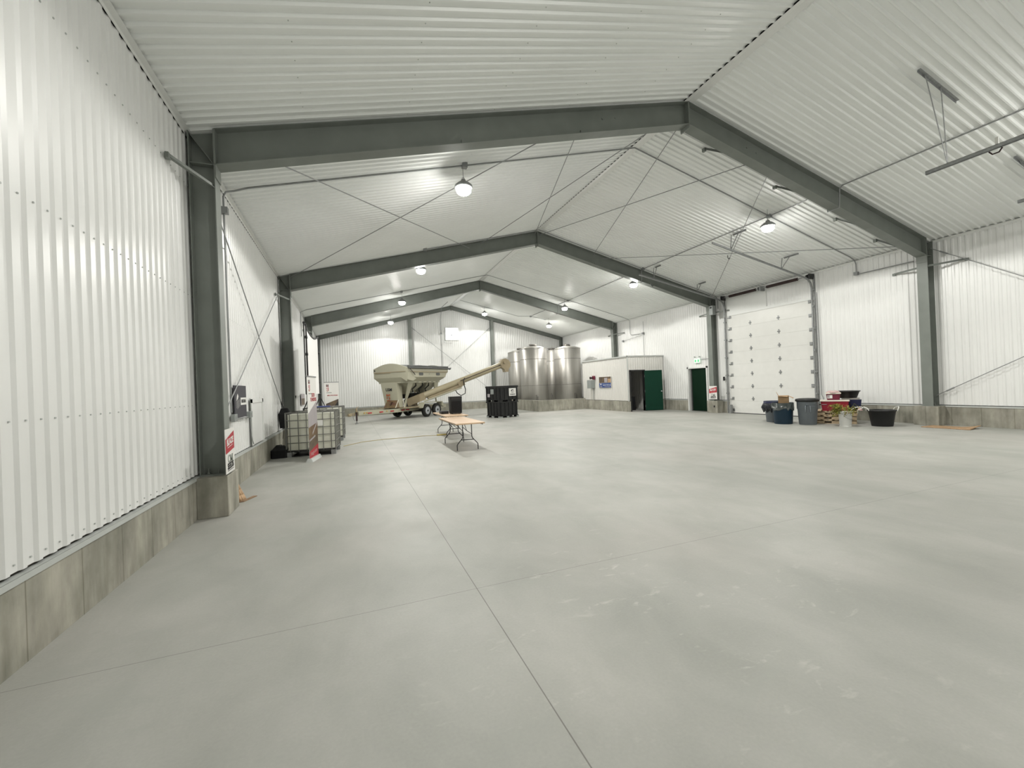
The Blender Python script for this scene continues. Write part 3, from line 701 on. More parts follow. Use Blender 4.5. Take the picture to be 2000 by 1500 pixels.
# electric box, horn, poster on the office wall
eb = thing('electric_box', 'grey wall disconnect box left of the small poster on the office', 'electric box', (OX-.03, 21.9, 1.27))
mb = MB(); mb.box(-.28,-.22,0,0,.22,.5); mb.build('case', 'boxgrey', eb, .008)
mb = MB(); mb.box(-.284,-.13,.10,-.28,.13,.16); mb.build('nameplate', 'greyink', eb)
mb = MB(); mb.tube([(-.04,-.1,0),(-.04,-.1,-.7)], .016, 8); mb.build('conduit', 'boxgrey', eb)
hn = thing('red_alarm_horn', 'dark red alarm horn above the grey electric box', 'alarm', (OX-.03, 21.75, 1.79))
mb = MB(); mb.box(-.08,-.12,0,0,.12,.22); mb.build('back_box', 'maroon', hn, .006)
mb = MB(); mb.lathe([(.03,0),(.05,-.08),(.085,-.2)], (-.08,0,.1), 16, 0); mb.build('horn', 'darkred', hn)
ps = thing('wall_poster', 'small blue and brown poster on the office wall', 'poster', (OX-.035, 20.6, 1.30))
mb = MB(); mb.box(-.012,-.62,0,0,.62,.64); pso = mb.build('board', 'signwhite', ps)
mb = MB(); mb.box(-.016,-.60,.27,-.012,.60,.62); mb.build('photo_panel', 'brownprint', pso)
mb = MB(); mb.box(-.018,-.25,.30,-.016,.05,.56); mb.build('pale_figure', 'mauve', pso)
mb = MB(); mb.box(-.018,-.58,.30,-.016,-.30,.5); mb.build('sand_patch', 'card2', pso)
mb = MB(); mb.box(-.016,-.60,.0,-.012,.60,.26); mb.build('blue_band', 'blueprint', pso)
mb = MB(); mb.lathe([(.055,-.004),(.055,0)], (-.014,.42,.19), 16, 0); mb.build('round_emblem', 'signwhite', pso)
text(pso, 'Together We Grow', .10, 'signwhite', (-.018,-.17,.15), (0,-1,0), (0,0,1)); text(ps, 'HELLO', .07, 'signwhite', (-.018,.42,.05), (0,-1,0), (0,0,1)) if False else None
mb = MB(); mb.box(-.018,-.5,.05,-.016,.05,.075).box(-.018,.30,.03,-.016,.54,.075); mb.build('small_print', 'mauve', pso)

# ---- tank containment wall and tanks
mb = MB(); tx, ty, tz = 12.47, 22.85, .66
mb.box(tx,ty,0,tx+.2,Y4-.02,tz).box(tx+.2,ty,0,OX-.05,ty+.2,tz)
struct(mb.build('wall_containment', 'stemx'))
TH = 4.05; TR = .91
def make_tank():
    t = thing('steel_tank', '', 'tank')
    mb = MB(); mb.lathe([(TR,.02),(TR,TH)], n=96); mb.build('shell', 'stainless', t)
    mb = MB(); mb.lathe([(TR+.012,TH-.03),(TR+.012,TH)], n=96, cap=False); mb.lathe([(TR+.012,TH),(.6,TH+.12),(.25,TH+.17),(.02,TH+.18)], n=64, cap=False); mb.build('dome_top', 'stainless', t)
    for z in (1.57, 3.32):
        mb = MB(); mb.lathe([(TR+.008,z-.012),(TR+.008,z+.012)], n=64, cap=False); mb.build('weld_band', 'stainless2', t)
    mb = MB(); mb.lathe([(.22,TH+.12),(.22,TH+.24),(.25,TH+.24),(.25,TH+.27),(.05,TH+.29)], n=24); mb.tube([(-.3,0,TH+.26),(-.2,0,TH+.31),(.2,0,TH+.31),(.3,0,TH+.26)], .02, 6); mb.build('manway', 'stainless2', t)
    mb = MB(); mb.box(-.30,-TR-.03,.02,-.24,-TR+.05,.95); mb.box(-.2,-TR-.02,.02,-.16,-TR+.05,.85); mb.build('drain_pipe', 'stainless2', t)
    mb = MB(); mb.bar((TR*math.cos(-.9),TR*math.sin(-.9)-.004,0.1),(TR*math.cos(-.9),TR*math.sin(-.9)-.004,1.55),.012,.012); mb.build('vertical_seam', 'stainless2', t)
    return t
tk = make_tank(); tk.location = (13.60, 25.95, 0); tk['label'] = 'front left stainless steel tank behind the low concrete wall'; tk['group'] = 'stainless steel tanks'
dup(tk, (16.2, 25.95, 0), .3, 'front right stainless steel tank beside the office', 'stainless steel tanks')
dup(tk, (13.78, 28.7, 0), .5, 'rear left stainless steel tank half hidden by the front one', 'stainless steel tanks')
dup(tk, (16.35, 28.7, 0), -.3, 'rear right stainless steel tank seen between the front two', 'stainless steel tanks')

# ---- left wall fittings
pb = thing('wall_poster', 'black poster with a white lettered strip on the left wall', 'poster', (.035, 9.3, 1.25))
mb = MB(); mb.box(0,-.45,0,.02,.45,.6); pbo = mb.build('board', 'charcoal', pb)
mb = MB(); mb.box(.02,-.02,.23,.024,.42,.37); mb.build('white_strip', 'signwhite', pbo)
text(pbo, 'METALIA', .085, 'ink', (.026,.2,.30), (0,1,0), (0,0,1), bold=.002)
mb = MB(); mb.poly([(.022,-.33,.31),(.022,-.22,.35),(.022,-.17,.40),(.022,-.23,.45),(.022,-.29,.40)])
mb.build('white_mark', 'signwhite', pbo)
for i, yy in enumerate((-.30,-.25,-.19,-.13)):
    mb = MB(); mb.bar((.022,yy,.31+.01*i),(.022,yy+.015*(i-1),.16+.02*abs(i-1)),.003,.007,(0,1,0)); mb.build('white_stroke', 'signwhite', pbo)
for yy, lab in ((8.79,'grey outlet box at the lower left of the black poster'), (10.02,'grey outlet box at the lower right of the black poster')):
    o = thing('outlet_box', lab, 'outlet box', (.02, yy, 1.2)); mb = MB(); mb.box(0,-.10,0,.065,.10,.13); mb.build('case', 'boxgrey', o, .006); mb = MB(); mb.box(.065,-.05,.04,.069,.05,.09); mb.build('cover', 'conduit', o)
pipe('conduit', [(.04,8.9,1.24),(.04,9.92,1.22)], .012, 'short conduit between the two outlet boxes under the black poster')
pipe('hanging_cable', [(.06,10.02,1.2),(.07,10.0,1.0),(.07,10.0,.85),(.08,10.05,.72),(.08,10.15,.64)], .008, 'grey cable dangling below the right outlet box on the left wall', 'cable')
def hatch(y0, y1, lab, strip):
    t = thing('wall_hatch', lab, 'wall hatch', (.02, (y0+y1)/2, ZC+.04)); h = .98; a = (y1-y0)/2
    mb = MB(); mb.box(0,-a,0,.03,-a+.1,h).box(0,a-.1,0,.03,a,h).box(0,-a,h-.08,.03,a,h); mb.build('frame', 'trimw', t)
    mb = MB(); mb.box(0,-a+.1,0,.012,a-.1,h-.08); mb.build('panel', 'sheet', t)
    if strip:
        mb = MB(); mb.box(0,-a-.012,0,.012,-a,h+.02); mb.build('dark_edge', 'steel', t)
    return t
hatch(10.24, 11.5, 'white framed hatch low on the left wall by the black poster', True)
hatch(17.9, 18.9, 'small white hatch on the left wall beyond the second column', False)
bp_ = thing('wall_picture', 'brownish picture on the left wall behind the projection screen', 'picture', (.03, 20.4, 1.14))
mb = MB(); mb.box(0,-.7,0,.02,.7,.5); mb.build('board', 'mauve', bp_); mb = MB(); mb.box(.02,-.6,.03,.024,.6,.30); mb.build('print', 'brownprint', bp_)

# ---- seed signs on the first left and second right columns
def seed_sign(loc, mirror, lab):
    t = thing('seed_sign', lab, 'sign', loc); s2 = -1 if mirror else 1     # faces +x (or -x)
    mb = MB(); mb.box(min(0,s2*.008),-.22,0,max(0,s2*.008),.22,.61); bo = mb.build('board', 'signwhite', t)
    x = s2*.0095; l, r = (-.22*s2, .22*s2)
    q = [(x,l,.27),(x,r,.32),(x,r,.57),(x,l,.47)]
    mb = MB(); mb.poly(q if True else q[::-1]); mb.poly([(p[0]+s2*.0004,p[1],p[2]) for p in q][::-1]); mb.build('red_band', 'red', bo)
    ux = (0, s2, .12)
    text(bo, 'BLAZE', .115, 'signwhite', (x+s2*.001, 0, .43), ux, (0,0,1), bold=.004)
    mb = MB(); mb.bar((x+s2*.002,-.13,.350),(x+s2*.002,.13,.350+.03*s2),.006,.003,(1,0,0)); mb.bar((x+s2*.002,-.16,.472),(x+s2*.002,.16,.472+.0),.004,.003,(1,0,0)); mb.build('thin_rule', 'signwhite', bo)
    text(bo, 'canola', .05, 'signwhite', (x+s2*.001, 0, .325), ux, (0,0,1)) if False else None
    text(bo, 'CMI', .15, 'greyink', (x+s2*.001, 0, .19), (0,s2,0), (0,0,1), bold=.003)
    text(bo, 'SEEDS', .115, 'ink', (x+s2*.001, 0, .095), (0,s2,.05), (0,0,1), bold=.003)
    mb = MB(); mb.bar((x+s2*.002,-.15,.035),(x+s2*.002,.15,.045),.008,.003,(1,0,0)); mb.build('underline', 'ink', bo)
    return t
seed_sign((.392, 6.95, .59), False, 'red and white seed sign on the near left column above the pier')
seed_sign((W-.392, 14.79, .63), True, 'red and white seed sign by the green side door')

# tan cardboard leaning behind the near pier
cb = thing('leaning_cardboard', 'curled tan cardboard piece leaning behind the near left pier', 'cardboard', (.30, 7.62, 0))
mb = MB(); n = 10; rows = []
for j in range(7):
    f = j/6; row = []
    for i in range(n+1):
        a = -1.5 + 2.4*i/n; rr = .20*(1-f)+.02; row.append((-.12+.30*(1-f)*.0+rr*math.cos(a)*1.0, .16+rr*math.sin(a)*.9, .012+.50*f))
    rows.append(row)
for j in range(6):
    for i in range(n): mb.poly([rows[j][i],rows[j][i+1],rows[j+1][i+1],rows[j+1][i]], True)
o = mb.build('sheet', 'card2', cb); sm = o.modifiers.new('thick', 'SOLIDIFY'); sm.thickness = .008
mb = MB(); mb.prism([(-.10,.0),(.10,.0),(.22,.33),(.16,.34),(.06,.05),(-.10,.04)], 2, .0, .012); mb.build('bottom_flap', 'darkwood', cb)

# ---- IBC totes
def ibc(loc, rz, lab):
    t = thing('ibc_tote', lab, 'liquid tote', loc, rz, 'caged liquid totes')
    a, b, h = .60, .50, 1.15
    mb = MB(); mb.frustum(0,0,.17,1.10,a-.03,b-.03,a-.03,b-.03,.09); mb.lathe([(.12,1.10),(.12,1.13),(.10,1.135)], n=20); mb.build('bottle', 'translucent', t, .03)
    mb = MB(); r = .011
    def ring(z):
        mb.tube([(-a+.05,-b,z),(a-.05,-b,z),(a,-b+.05,z),(a,b-.05,z),(a-.05,b,z),(-a+.05,b,z),(-a,b-.05,z),(-a,-b+.05,z)], r, 6, closed=True)
    for z in (.17,.36,.55,.75,.95): ring(z)
    mb.tube([(-a,-b,h),(a,-b,h),(a,b,h),(-a,b,h)], .02, 6, closed=True)
    for i in range(6):
        x = -a+.1+i*(2*a-.2)/5
        for y in (-b, b): mb.tube([(x,y,.14),(x,y,h)], r, 6)
    for i in range(5):
        y = -b+.1+i*(2*b-.2)/4
        for x in (-a, a): mb.tube([(x,y,.14),(x,y,h)], r, 6)
    for x in (-a, a):
        for y in (-b, b): mb.tube([(x,y,.12),(x,y,h)], .016, 6)
    for x in (-.25,.25): mb.bar((x,-b,h),(x,b,h),.04,.01)
    mb.build('cage', 'cage', t)
    mb = MB()
    for x in (-a+.06, a-.06):
        for y in (-b+.06, b-.06): mb.box(x-.06,y-.06,0,x+.06,y+.06,.125)
    mb.build('corner_foot', 'galv', t)
    mb = MB(); mb.box(-a+.12,-b+.02,.0,a-.12,b-.02,.02).box(-a+.02,-b+.02,.125,a-.02,b-.02,.15).box(-.06,-b+.02,.02,.06,b-.02,.125); mb.build('pallet', 'black', t)
    mb = MB(); mb.box(.12,-b-.018,.78,.30,-b-.012,.93); mb.build('label_plate', 'signwhite', t)
    mb = MB(); mb.box(-a+.72,-b-.015,.99,-a+1.0,-b-.011,1.08) if False else mb.lathe([(.06,-.08),(.06,0)], (0,-b+.02,.2), 16, 1); mb.build('outlet_valve', 'black', t)
    return t
ib = ibc((1.03, 12.78, 0), math.radians(-5), 'nearest caged white liquid tote beside the left wall')
dup(ib, (1.14, 15.95, 0), math.radians(-3), 'caged white liquid tote behind the nearest one', 'caged liquid totes')
o = MB().frustum(0,0,0,.035,.3,.12,.28,.1,.03).build('folded_cloth', 'blue'); o.location = (1.05, 15.6, 1.17); tag(o, 'folded blue cloth lying on the farther liquid tote', 'cloth')

# ---- roll-up banners
def banner(loc, rz, w_, lab, kind):
    t = thing('rollup_banner', lab, 'banner', loc, rz); h = 2.05; y = -.012
    mb = MB(); mb.frustum(0,0,0,.08,w_/2+.02,.09,w_/2,.05,.02); mb.build('base', 'trim', t)
    mb = MB(); mb.box(-w_/2,-.004,.07,w_/2,.0,h); sh = mb.build('sheet', 'signwhite', t)
    mb = MB(); mb.box(-w_/2-.01,-.015,h,w_/2+.01,.012,h+.03); mb.tube([(0,.03,.06),(0,.02,h)], .01, 6); mb.build('support', 'galv', t)
    yy = -.0055
    def pl(name, pts, mt, dy=0):
        mb = MB(); mb.prism([(p[0]*w_, p[1]) for p in pts], 1, yy-.0012-dy, yy-dy); return mb.build(name, mt, sh)
    # block emblem
    for sx in (-.36, -.26): pl('emblem', [(sx,1.88),(sx+.055,1.88),(sx+.055,1.98),(sx,1.98)], 'darkred')
    pl('emblem', [(-.32,1.90),(-.24,1.90),(-.24,1.93),(-.32,1.93)], 'red'); pl('emblem', [(-.35,1.78),(-.32,1.78),(-.32,1.85),(-.35,1.85)], 'red'); pl('emblem', [(-.26,1.74),(-.21,1.74),(-.21,1.86),(-.26,1.86)], 'red')
    pl('emblem', [(-.36,1.73),(-.28,1.69),(-.20,1.73),(-.20,1.75),(-.28,1.715),(-.36,1.75)], 'rust')
    if kind == 0:
        pl('photo_upper', [(-.5,1.15),(.5,1.45),(.5,.75),(-.5,.82)], 'mauve')
        pl('photo_middle', [(-.5,.82),(.5,.9),(.5,.55),(-.5,.30)], 'soilprint', .0004); pl('photo_diag', [(-.1,.62),(.45,.88),(.45,.93),(-.1,.68)], 'mauve', .001); pl('photo_diag', [(-.45,.48),(.2,.56),(.2,.60),(-.45,.52)], 'mauve', .001)
        pl('photo_lower', [(-.5,.55),(.5,.62),(.5,.34),(-.5,.24)], 'brownprint', .0008)
        pl('red_panel', [(-.5,.07),(.5,.07),(.5,.36),(-.5,.24)], 'red', .001)
        text(sh, 'machinery', .10, 'pink', (.02, yy-.003, .21), (1,0,.12), (0,0,1)) if False else None
        text(sh, 'hsagri.com', .13, 'pink', (.0, yy-.003, .20), (1,0,.1), (0,0,1))
        text(sh, 'SEED', .13, 'red', (.10, yy-.002, 1.60), (1,0,0), (0,0,1)); text(sh, 'TENDERS', .13, 'red', (.10, yy-.002, 1.49), (1,0,0), (0,0,1))
    else:
        pl('photo_upper', [(-.42,1.20),(.46,1.38),(.46,.80),(-.42,1.0)], 'brownprint'); pl('photo_dark', [(0,1.0),(.46,1.3),(.46,1.0),(.1,.92)], 'ink', .001); pl('photo_light', [(-.05,.98),(.05,.98),(.06,1.1),(-.05,1.1)], 'signwhite', .0015)
        pl('photo_lower', [(-.5,.07),(.5,.07),(.5,.8),(-.42,.95)], 'soilprint')
        text(sh, 'EMPLOYEE OWNED', .062, 'red', (.03, yy-.002, 1.53), (1,0,0), (0,0,1), bold=.001, sx=.72)
    pl('small_print', [(-.36,1.63),(-.0,1.63),(-.0,1.655),(-.36,1.655)], 'greyink')
    return t
def ang(p, q): return math.atan2(q[1]-p[1], q[0]-p[0])
banner((1.10, 11.55, 0), ang((1.03,11.15),(1.17,11.95)), .80, 'tall rollup banner with a red foot in front of the nearest tote', 0)
banner((1.28, 18.45, 0), ang((1.02,18.4),(1.53,18.5)), .54, 'rollup banner standing behind the liquid totes', 1)

# ---- projection screen on stands
ps_ = thing('projection_screen', 'large white projection screen between two black stands', 'screen', (.8, 16.3, 0))
mb = MB(); n = 24; top = []; 
for i in range(n+1):
    f = i/n; y = -2.75+f*5.5; z = 3.70+.24*f - .30*4*f*(1-f)*.75; top.append((y, z))
for i in range(n):
    (ya, za), (yb, zb) = top[i], top[i+1]
    mb.hexa([(-.004,ya,1.62),(.004,ya,1.62),(.004,yb,1.62),(-.004,yb,1.62)], [(-.004,ya,za),(.004,ya,za),(.004,yb,zb),(-.004,yb,zb)])
mb.build('screen_sheet', 'screen', ps_)
mb = MB(); mb.tube([(0.0,y,z+.02) for y, z in top], .035, 8); mb.build('top_edge', 'black', ps_)
mb = MB(); mb.tube([(0,-2.75,1.62),(0,-2.75,3.7)], .02, 6); mb.tube([(0,2.75,1.62),(0,2.75,3.94)], .02, 6); mb.build('side_edge', 'black', ps_)
def stand(loc, zt, lab):
    t = thing('black_stand', lab, 'stand', loc)
    mb = MB(); mb.tube([(0,0,.12),(0,0,zt)], [.028,.022], 8)
    for z in (1.6, 2.1, 2.8, 3.3): mb.lathe([(.035,-.04),(.035,.04)], (0,0,z), 10); mb.tube([(0,-.02,z),(0,-.08,z)], .014, 6)
    mb.build('pole', 'blackmetal', t)
    for a in (2.95, 1.55, .25):
        dx, dy = math.cos(a), math.sin(a)
        mb = MB(); mb.tube([(dx*.04,dy*.04,1.42),(dx*.62,dy*.62,.03)], .018, 6); mb.tube([(0,0,1.02),(dx*.24,dy*.24,.94)], .012, 6); mb.build('leg', 'blackmetal', t)
    return t
stand((.85, 13.60, 0), 3.68, 'black tripod stand at the near side of the projection screen, behind the nearest tote')
stand((.82, 18.9, 0), 3.92, 'black tripod stand at the far side of the projection screen')

# ---- bags by the second left column
bg = thing('duffel_bag', 'black duffel bag on the floor beside the nearest tote', 'bag', (.22, 12.47, 0))
mb = MB(); prof = [(.13,.0),(.165,.03),(.17,.14),(.15,.24),(.10,.29),(.02,.30)]
mb.frustum(0,.02,0,.20,.185,.21,.19,.2,.06); mb.frustum(0,.02,.20,.30,.19,.2,.10,.12,.05); mb.build('body', 'blackm', bg, .02)
mb = MB(); mb.tube([(-.1,-.1,.24),(-.06,-.12,.33),(.06,-.12,.34),(.1,-.1,.24)], .012, 6); mb.build('handle', 'black', bg)
bk = thing('backpack', 'black backpack hanging from the wall rod behind the nearest tote', 'bag', (.22, 12.95, 0))
bk.location = (.16, 13.95, .78)
mb = MB(); mb.frustum(0,0,-.12,.30,.12,.12,.15,.13,.06); mb.frustum(0.01,0,.30,.46,.15,.13,.09,.08,.05); mb.build('body', 'blackm', bk, .02)
mb = MB(); mb.tube([(.0,.0,.44),(-.08,.0,.66),(-.06,.05,.44)], .012, 6); mb.tube([(.04,-.10,.3),(.05,-.15,.0),(.03,-.12,-.3)], .008, 6); mb.tube([(-.04,-.10,.1),(-.03,-.13,-.2),(-.05,-.12,-.42)], .006, 6); mb.build('strap', 'black', bk)

# ---- folding tables
def make_table():
    t = thing('folding_table', '', 'table')
    mb = MB(); mb.box(-.38,-1.22,.70,.38,1.22,.738); mb.build('tabletop', 'tabletop', t, .006)
    mb = MB(); mb.box(-.34,-1.16,.675,-.32,1.16,.70).box(.32,-1.16,.675,.34,1.16,.70); mb.build('apron_rail', 'blackmetal', t)
    for s2 in (-1, 1):
        y = s2*.82
        mb = MB(); r = .0125
        for k in (-1, 1):
            mb.tube([(k*.12,y,.70),(k*.12,y,.36),(k*.135,y,.31),(k*.255,y,.18),(k*.28,y,.14),(k*.28,y,.0)], r, 6)
        mb.tube([(-.135,y,.69),(.135,y,.69)], r, 6); mb.tube([(-.17,y,.27),(.17,y,.27)], r, 6)
        mb.build('leg_frame', 'blackmetal', t)
        mb = MB(); mb.tube([(-.11,y,.60),(0,y-s2*.05,.50),(.11,y,.42)], .008, 6); mb.tube([(0,y-s2*.05,.50),(0,y-s2*.35,.69)], .008, 6); mb.build('folding_brace', 'blackmetal', t)
    return t
tb = make_table(); tb.location = (4.84, 11.55, 0); tb.rotation_euler = (0,0,math.radians(-1)); tb['label'] = 'nearest tan folding table, its top bare'; tb['group'] = 'folding tables'
dup(tb, (5.23, 14.65, 0), math.radians(-1), 'tan folding table behind, carrying a black speaker', 'folding tables')
sp = thing('loudspeaker', 'black loudspeaker standing on the farther folding table', 'speaker', (5.40, 14.42, .738))
mb = MB(); mb.frustum(0,0,.02,.60,.20,.17,.21,.18,.04); mb.build('cabinet', 'black', sp, .01)
mb = MB(); mb.box(-.17,-.19,.06,.17,-.183,.44); mb.build('grille', 'blackm', sp)
mb = MB(); mb.box(-.17,-.186,.50,.17,-.18,.56); mb.build('handle_recess', 'dark', sp)
mb = MB()
for x in (-.14,.14):
    for y in (-.12,.12): mb.box(x-.02,y-.02,0,x+.02,y+.02,.02)
mb.build('foot', 'black', sp)
mx = thing('mixer_box', 'low black box beside the loudspeaker on the farther table', 'box', (5.05, 14.75, .738))
mb = MB(); mb.box(-.12,-.2,0,.14,.2,.10); mb.build('case', 'black', mx, .01); mb = MB(); mb.box(-.1,-.202,.04,.1,-.2,.08); mb.build('slot', 'dark', mx)
o = MB(); 
pts = [(.09*math.cos(a)*(1+.2*math.sin(3*a)), .09*math.sin(a), .012+.05*(k%5)/5) for k, a in enumerate([i*.55 for i in range(34)])]
o.tube(pts, .007, 6); o = o.build('cable_coil', 'cream'); o.location = (4.97, 15.05, .745); tag(o, 'small heap of pale cable on the left end of the farther table', 'cable')
cordp = [(1.75,13.75,.006),(2.3,14.45,.006),(2.98,14.72,.006),(3.7,14.70,.006),(4.4,14.78,.006),(4.8,14.60,.006)]
cd = thing('extension_cord', 'pale yellow extension cord lying from the totes to the tables', 'cord', (3.5, 14.6, 0))
mb = MB(); mb.tube([(p[0]-3.5,p[1]-14.6,p[2]+.002) for p in cordp], .008, 6); mb.build('cable', 'yellow', cd)
mb = MB(); mb.box(1.25,-.06,0,1.6,.06,.045); mb.build('power_strip', 'yellow', cd, .01)

# ---- black bulk bins
def bbin(loc, rz, lab, low):
    t = thing('bulk_bin', lab, 'bulk bin', loc, rz, 'stacked black bulk bins')
    a, b = .61, .575; h = .82
    mb = MB(); k = 1.0 if not low else .955
    mb.box(-a*k,-b*k,.12,a*k,b*k,h-.02)
    for i in range(5):
        x = -a*k+.04+i*(2*a*k-.14)/4; mb.box(x,-b*k-.025,.14,x+.06,-b*k,h-.05).box(x,b*k,.14,x+.06,b*k+.025,h-.05)
        y = -b*k+.03+i*(2*b*k-.12)/4; mb.box(-a*k-.025,y,.14,-a*k,y+.06,h-.05).box(a*k,y,.14,a*k+.025,y+.06,h-.05)
    mb.build('wall_panel', 'black', t, .004)
    mb = MB(); mb.box(-a-.02,-b-.02,h-.10 if not low else h-.05,a+.02,b+.02,h); mb.build('rim', 'black', t, .006)
    mb = MB()
    for x in (-a+.09, 0, a-.09):
        for y in (-b+.09, 0, b-.09): mb.box(x-.09,y-.09,0,x+.09,y+.09,.12)
    mb.box(-a,-b,.09,a,b,.12); mb.build('pallet_base', 'black', t)
    if low:
        mb = MB()
        for x in (-a+.07, -.12, a-.05): mb.box(x-.08,-b-.005,.0,x+.08,-b,.075)
        for y in (-b+.1, .05, b-.08): mb.box(-a-.005,y-.09,.0,-a,y+.09,.085)
        mb.build('grey_foot_cap', 'boxgrey', t)
    else:
        mb = MB(); mb.box(-.02,-b-.034,.28,.46,-b-.027,.68); sp_ = mb.build('sign_plate', 'signwhite', t)
        mb = MB(); n = 14; yy = -b-.037
        o_ = [(.22+.10*math.cos(PI*.12+PI*.95*i/n), .54+.075*math.sin(PI*.12+PI*.95*i/n)) for i in range(n+1)]
        i_ = [(.235+.06*math.cos(PI*.12+PI*.95*i/n), .53+.045*math.sin(PI*.12+PI*.95*i/n)) for i in range(n+1)]
        mb.prism(o_+i_[::-1], 1, yy, yy+.003)
        for q in (.16,.20,.24,.30): mb.bar((q+.01,yy,.52),(q-.015,yy,.43),.012,.003,(0,1,0))
        mb.build('emblem', 'ink', sp_)
        text(sp_, 'TRAKKERS', .075, 'ink', (.22, yy, .36), (1,0,0), (0,0,1), bold=.002)
        mb = MB(); mb.box(-a-.034,-.12,.40,-a-.028,.14,.66); mb.build('grey_label', 'boxgrey', t); mb = MB(); mb.box(-a-.034,.20,.25,-a-.028,.40,.42); mb.build('pale_label', 'mauve', t)
    return t
bx = 9.05+.61*math.cos(math.radians(20))-.575*math.sin(math.radians(20)); by = 20.1+.61*math.sin(math.radians(20))+.575*math.cos(math.radians(20))
bbin((bx, by, 0), math.radians(20), 'lower black bulk bin standing on the floor near the tables', True)
bbin((bx, by, .82), math.radians(20), 'upper black bulk bin with a white emblem sign', False)

# ---- seed tender trailer (local x runs rearward, y to its far side)
TA = Vector((5.724, 26.04, 0)); TT = .7493
tr = thing('seed_tender_trailer', 'beige seed tender trailer with twin hoppers and a long conveyor', 'trailer', TA, TT)
U = Vector((math.cos(TT), math.sin(TT), 0)); V = Vector((-math.sin(TT), math.cos(TT), 0))
def loc_(p): p = Vector(p)-TA; return Vector((p.dot(U), p.dot(V), p.z))
H = 1.22; s1, s2 = -2.216, 1.61
# frame
mb = MB()
for t in (-1, 1):
    mb.box(-2.3, t*.5-.05, .40, 2.3, t*.5+.05, .60)
    mb.hexa([(-2.3,t*.5-.05,.40),(-2.3,t*.5+.05,.40),(-2.3,t*.5+.05,.60),(-2.3,t*.5-.05,.60)], [(-4.75,t*.08-.05,.42),(-4.75,t*.08+.05,.42),(-4.75,t*.08+.05,.62),(-4.75,t*.08-.05,.62)])
for x in (-2.2,-1.2,1.0,2.2): mb.box(x-.05,-.5,.42,x+.05,.5,.56)
mb.build('chassis', 'tender', tr)
mb = MB()
for k, x in enumerate((-4.1,-3.4,-2.7,-1.9,-1.5)):
    yy = -.56 if x > -2.3 else -.5+(-2.3-x)*.42/2.45-.062
    mb.box(x-.13,yy-.01,.47,x+.13,yy+.01,.53)
mb.build('reflector_strip', 'red', tr)
mb = MB()
for x in (-4.45, -4.28, -3.05): mb.box(x-.03,-.24 if x<-4 else -.45,.50,x+.03,-.2 if x<-4 else -.43,.55)
mb.build('marker_lamp', 'amber', tr)
mb = MB(); mb.box(-5.25,-.06,.42,-4.7,.06,.56); mb.tube([(-5.3,0,.47),(-5.15,0,.47)], .07, 10); mb.build('coupler', 'tenderd', tr)
mb = MB(); mb.tube([(-4.862,-.1,.0),(-4.862,-.1,.03)], .08, 10); mb.tube([(-4.862,-.1,.03),(-4.862,-.1,.18)], .03, 8); mb.build('jack_foot', 'galv', tr)
mb = MB(); mb.tube([(-4.862,-.1,.16),(-4.862,-.1,.62)], .045, 10); mb.build('jack_leg', 'darkred', tr)
mb = MB(); mb.tube([(-4.862,-.1,.6),(-4.862,-.1,.78)], .05, 10); mb.tube([(-4.862,-.1,.76),(-4.80,-.1,.84),(-4.72,-.1,.86)], .02, 6); mb.build('jack_head', 'tenderd', tr)
mb = MB(); mb.tube([(-5.05,-.08,.55),(-5.08,-.1,.3),(-5.02,-.12,.18),(-4.94,-.12,.2),(-4.92,-.1,.5)], .012, 6); mb.build('safety_chain', 'conduit', tr)
# deck and fenders
mb = MB(); mb.box(-2.15,-1.0,.60,.2,-.2,.64).box(-2.15,.2,.60,.2,1.0,.64); mb.build('deck', 'tenderd', tr)
for t in (-1, 1):
    mb = MB(); y0, y1 = sorted((t*.86, t*1.24))
    P_ = [(-1.02,.55),(-.96,.55),(-.80,.81),(.88,.81),(1.12,.58),(1.18,.58),(.92,.85),(-.84,.85)]
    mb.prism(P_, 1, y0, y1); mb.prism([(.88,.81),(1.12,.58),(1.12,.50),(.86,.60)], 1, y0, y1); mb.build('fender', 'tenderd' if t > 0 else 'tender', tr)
# axles and wheels
mb = MB()
for x in (-.487,.487): mb.tube([(x,-1.0,.37),(x,1.0,.37)], .05, 8)
mb.build('axle', 'black', tr)
for x in (-.487,.487):
    for t in (-1, 1):
        y = t*1.105
        mb = MB(); mb.lathe([(.22,-.10),(.33,-.115),(.365,-.085),(.372,0),(.365,.085),(.33,.115),(.22,.10)], (x,y,.372), 32, 1, cap=False); wh = mb.build('wheel', 'tyre', tr)
        mb = MB(); mb.lathe([(.235,-t*-.085),(.225,t*.05),(.16,t*.03),(.09,t*.06),(.09,t*.10),(.05,t*.105)], (x,y,.372), 24, 1)
        for k in range(8):
            a = k*PI/4; mb.box(x+.18*math.cos(a)-.018, y+t*.035 if t>0 else y-.05, .372+.18*math.sin(a)-.018, x+.18*math.cos(a)+.018, y+.05 if t>0 else y-.035, .372+.18*math.sin(a)+.018)
        mb.build('rim', 'rim', wh)
        mb = MB(); mb.lathe([(.06,t*.06),(.06,t*.115)], (x,y,.372), 12, 1); mb.build('hub_cap', 'black', wh)
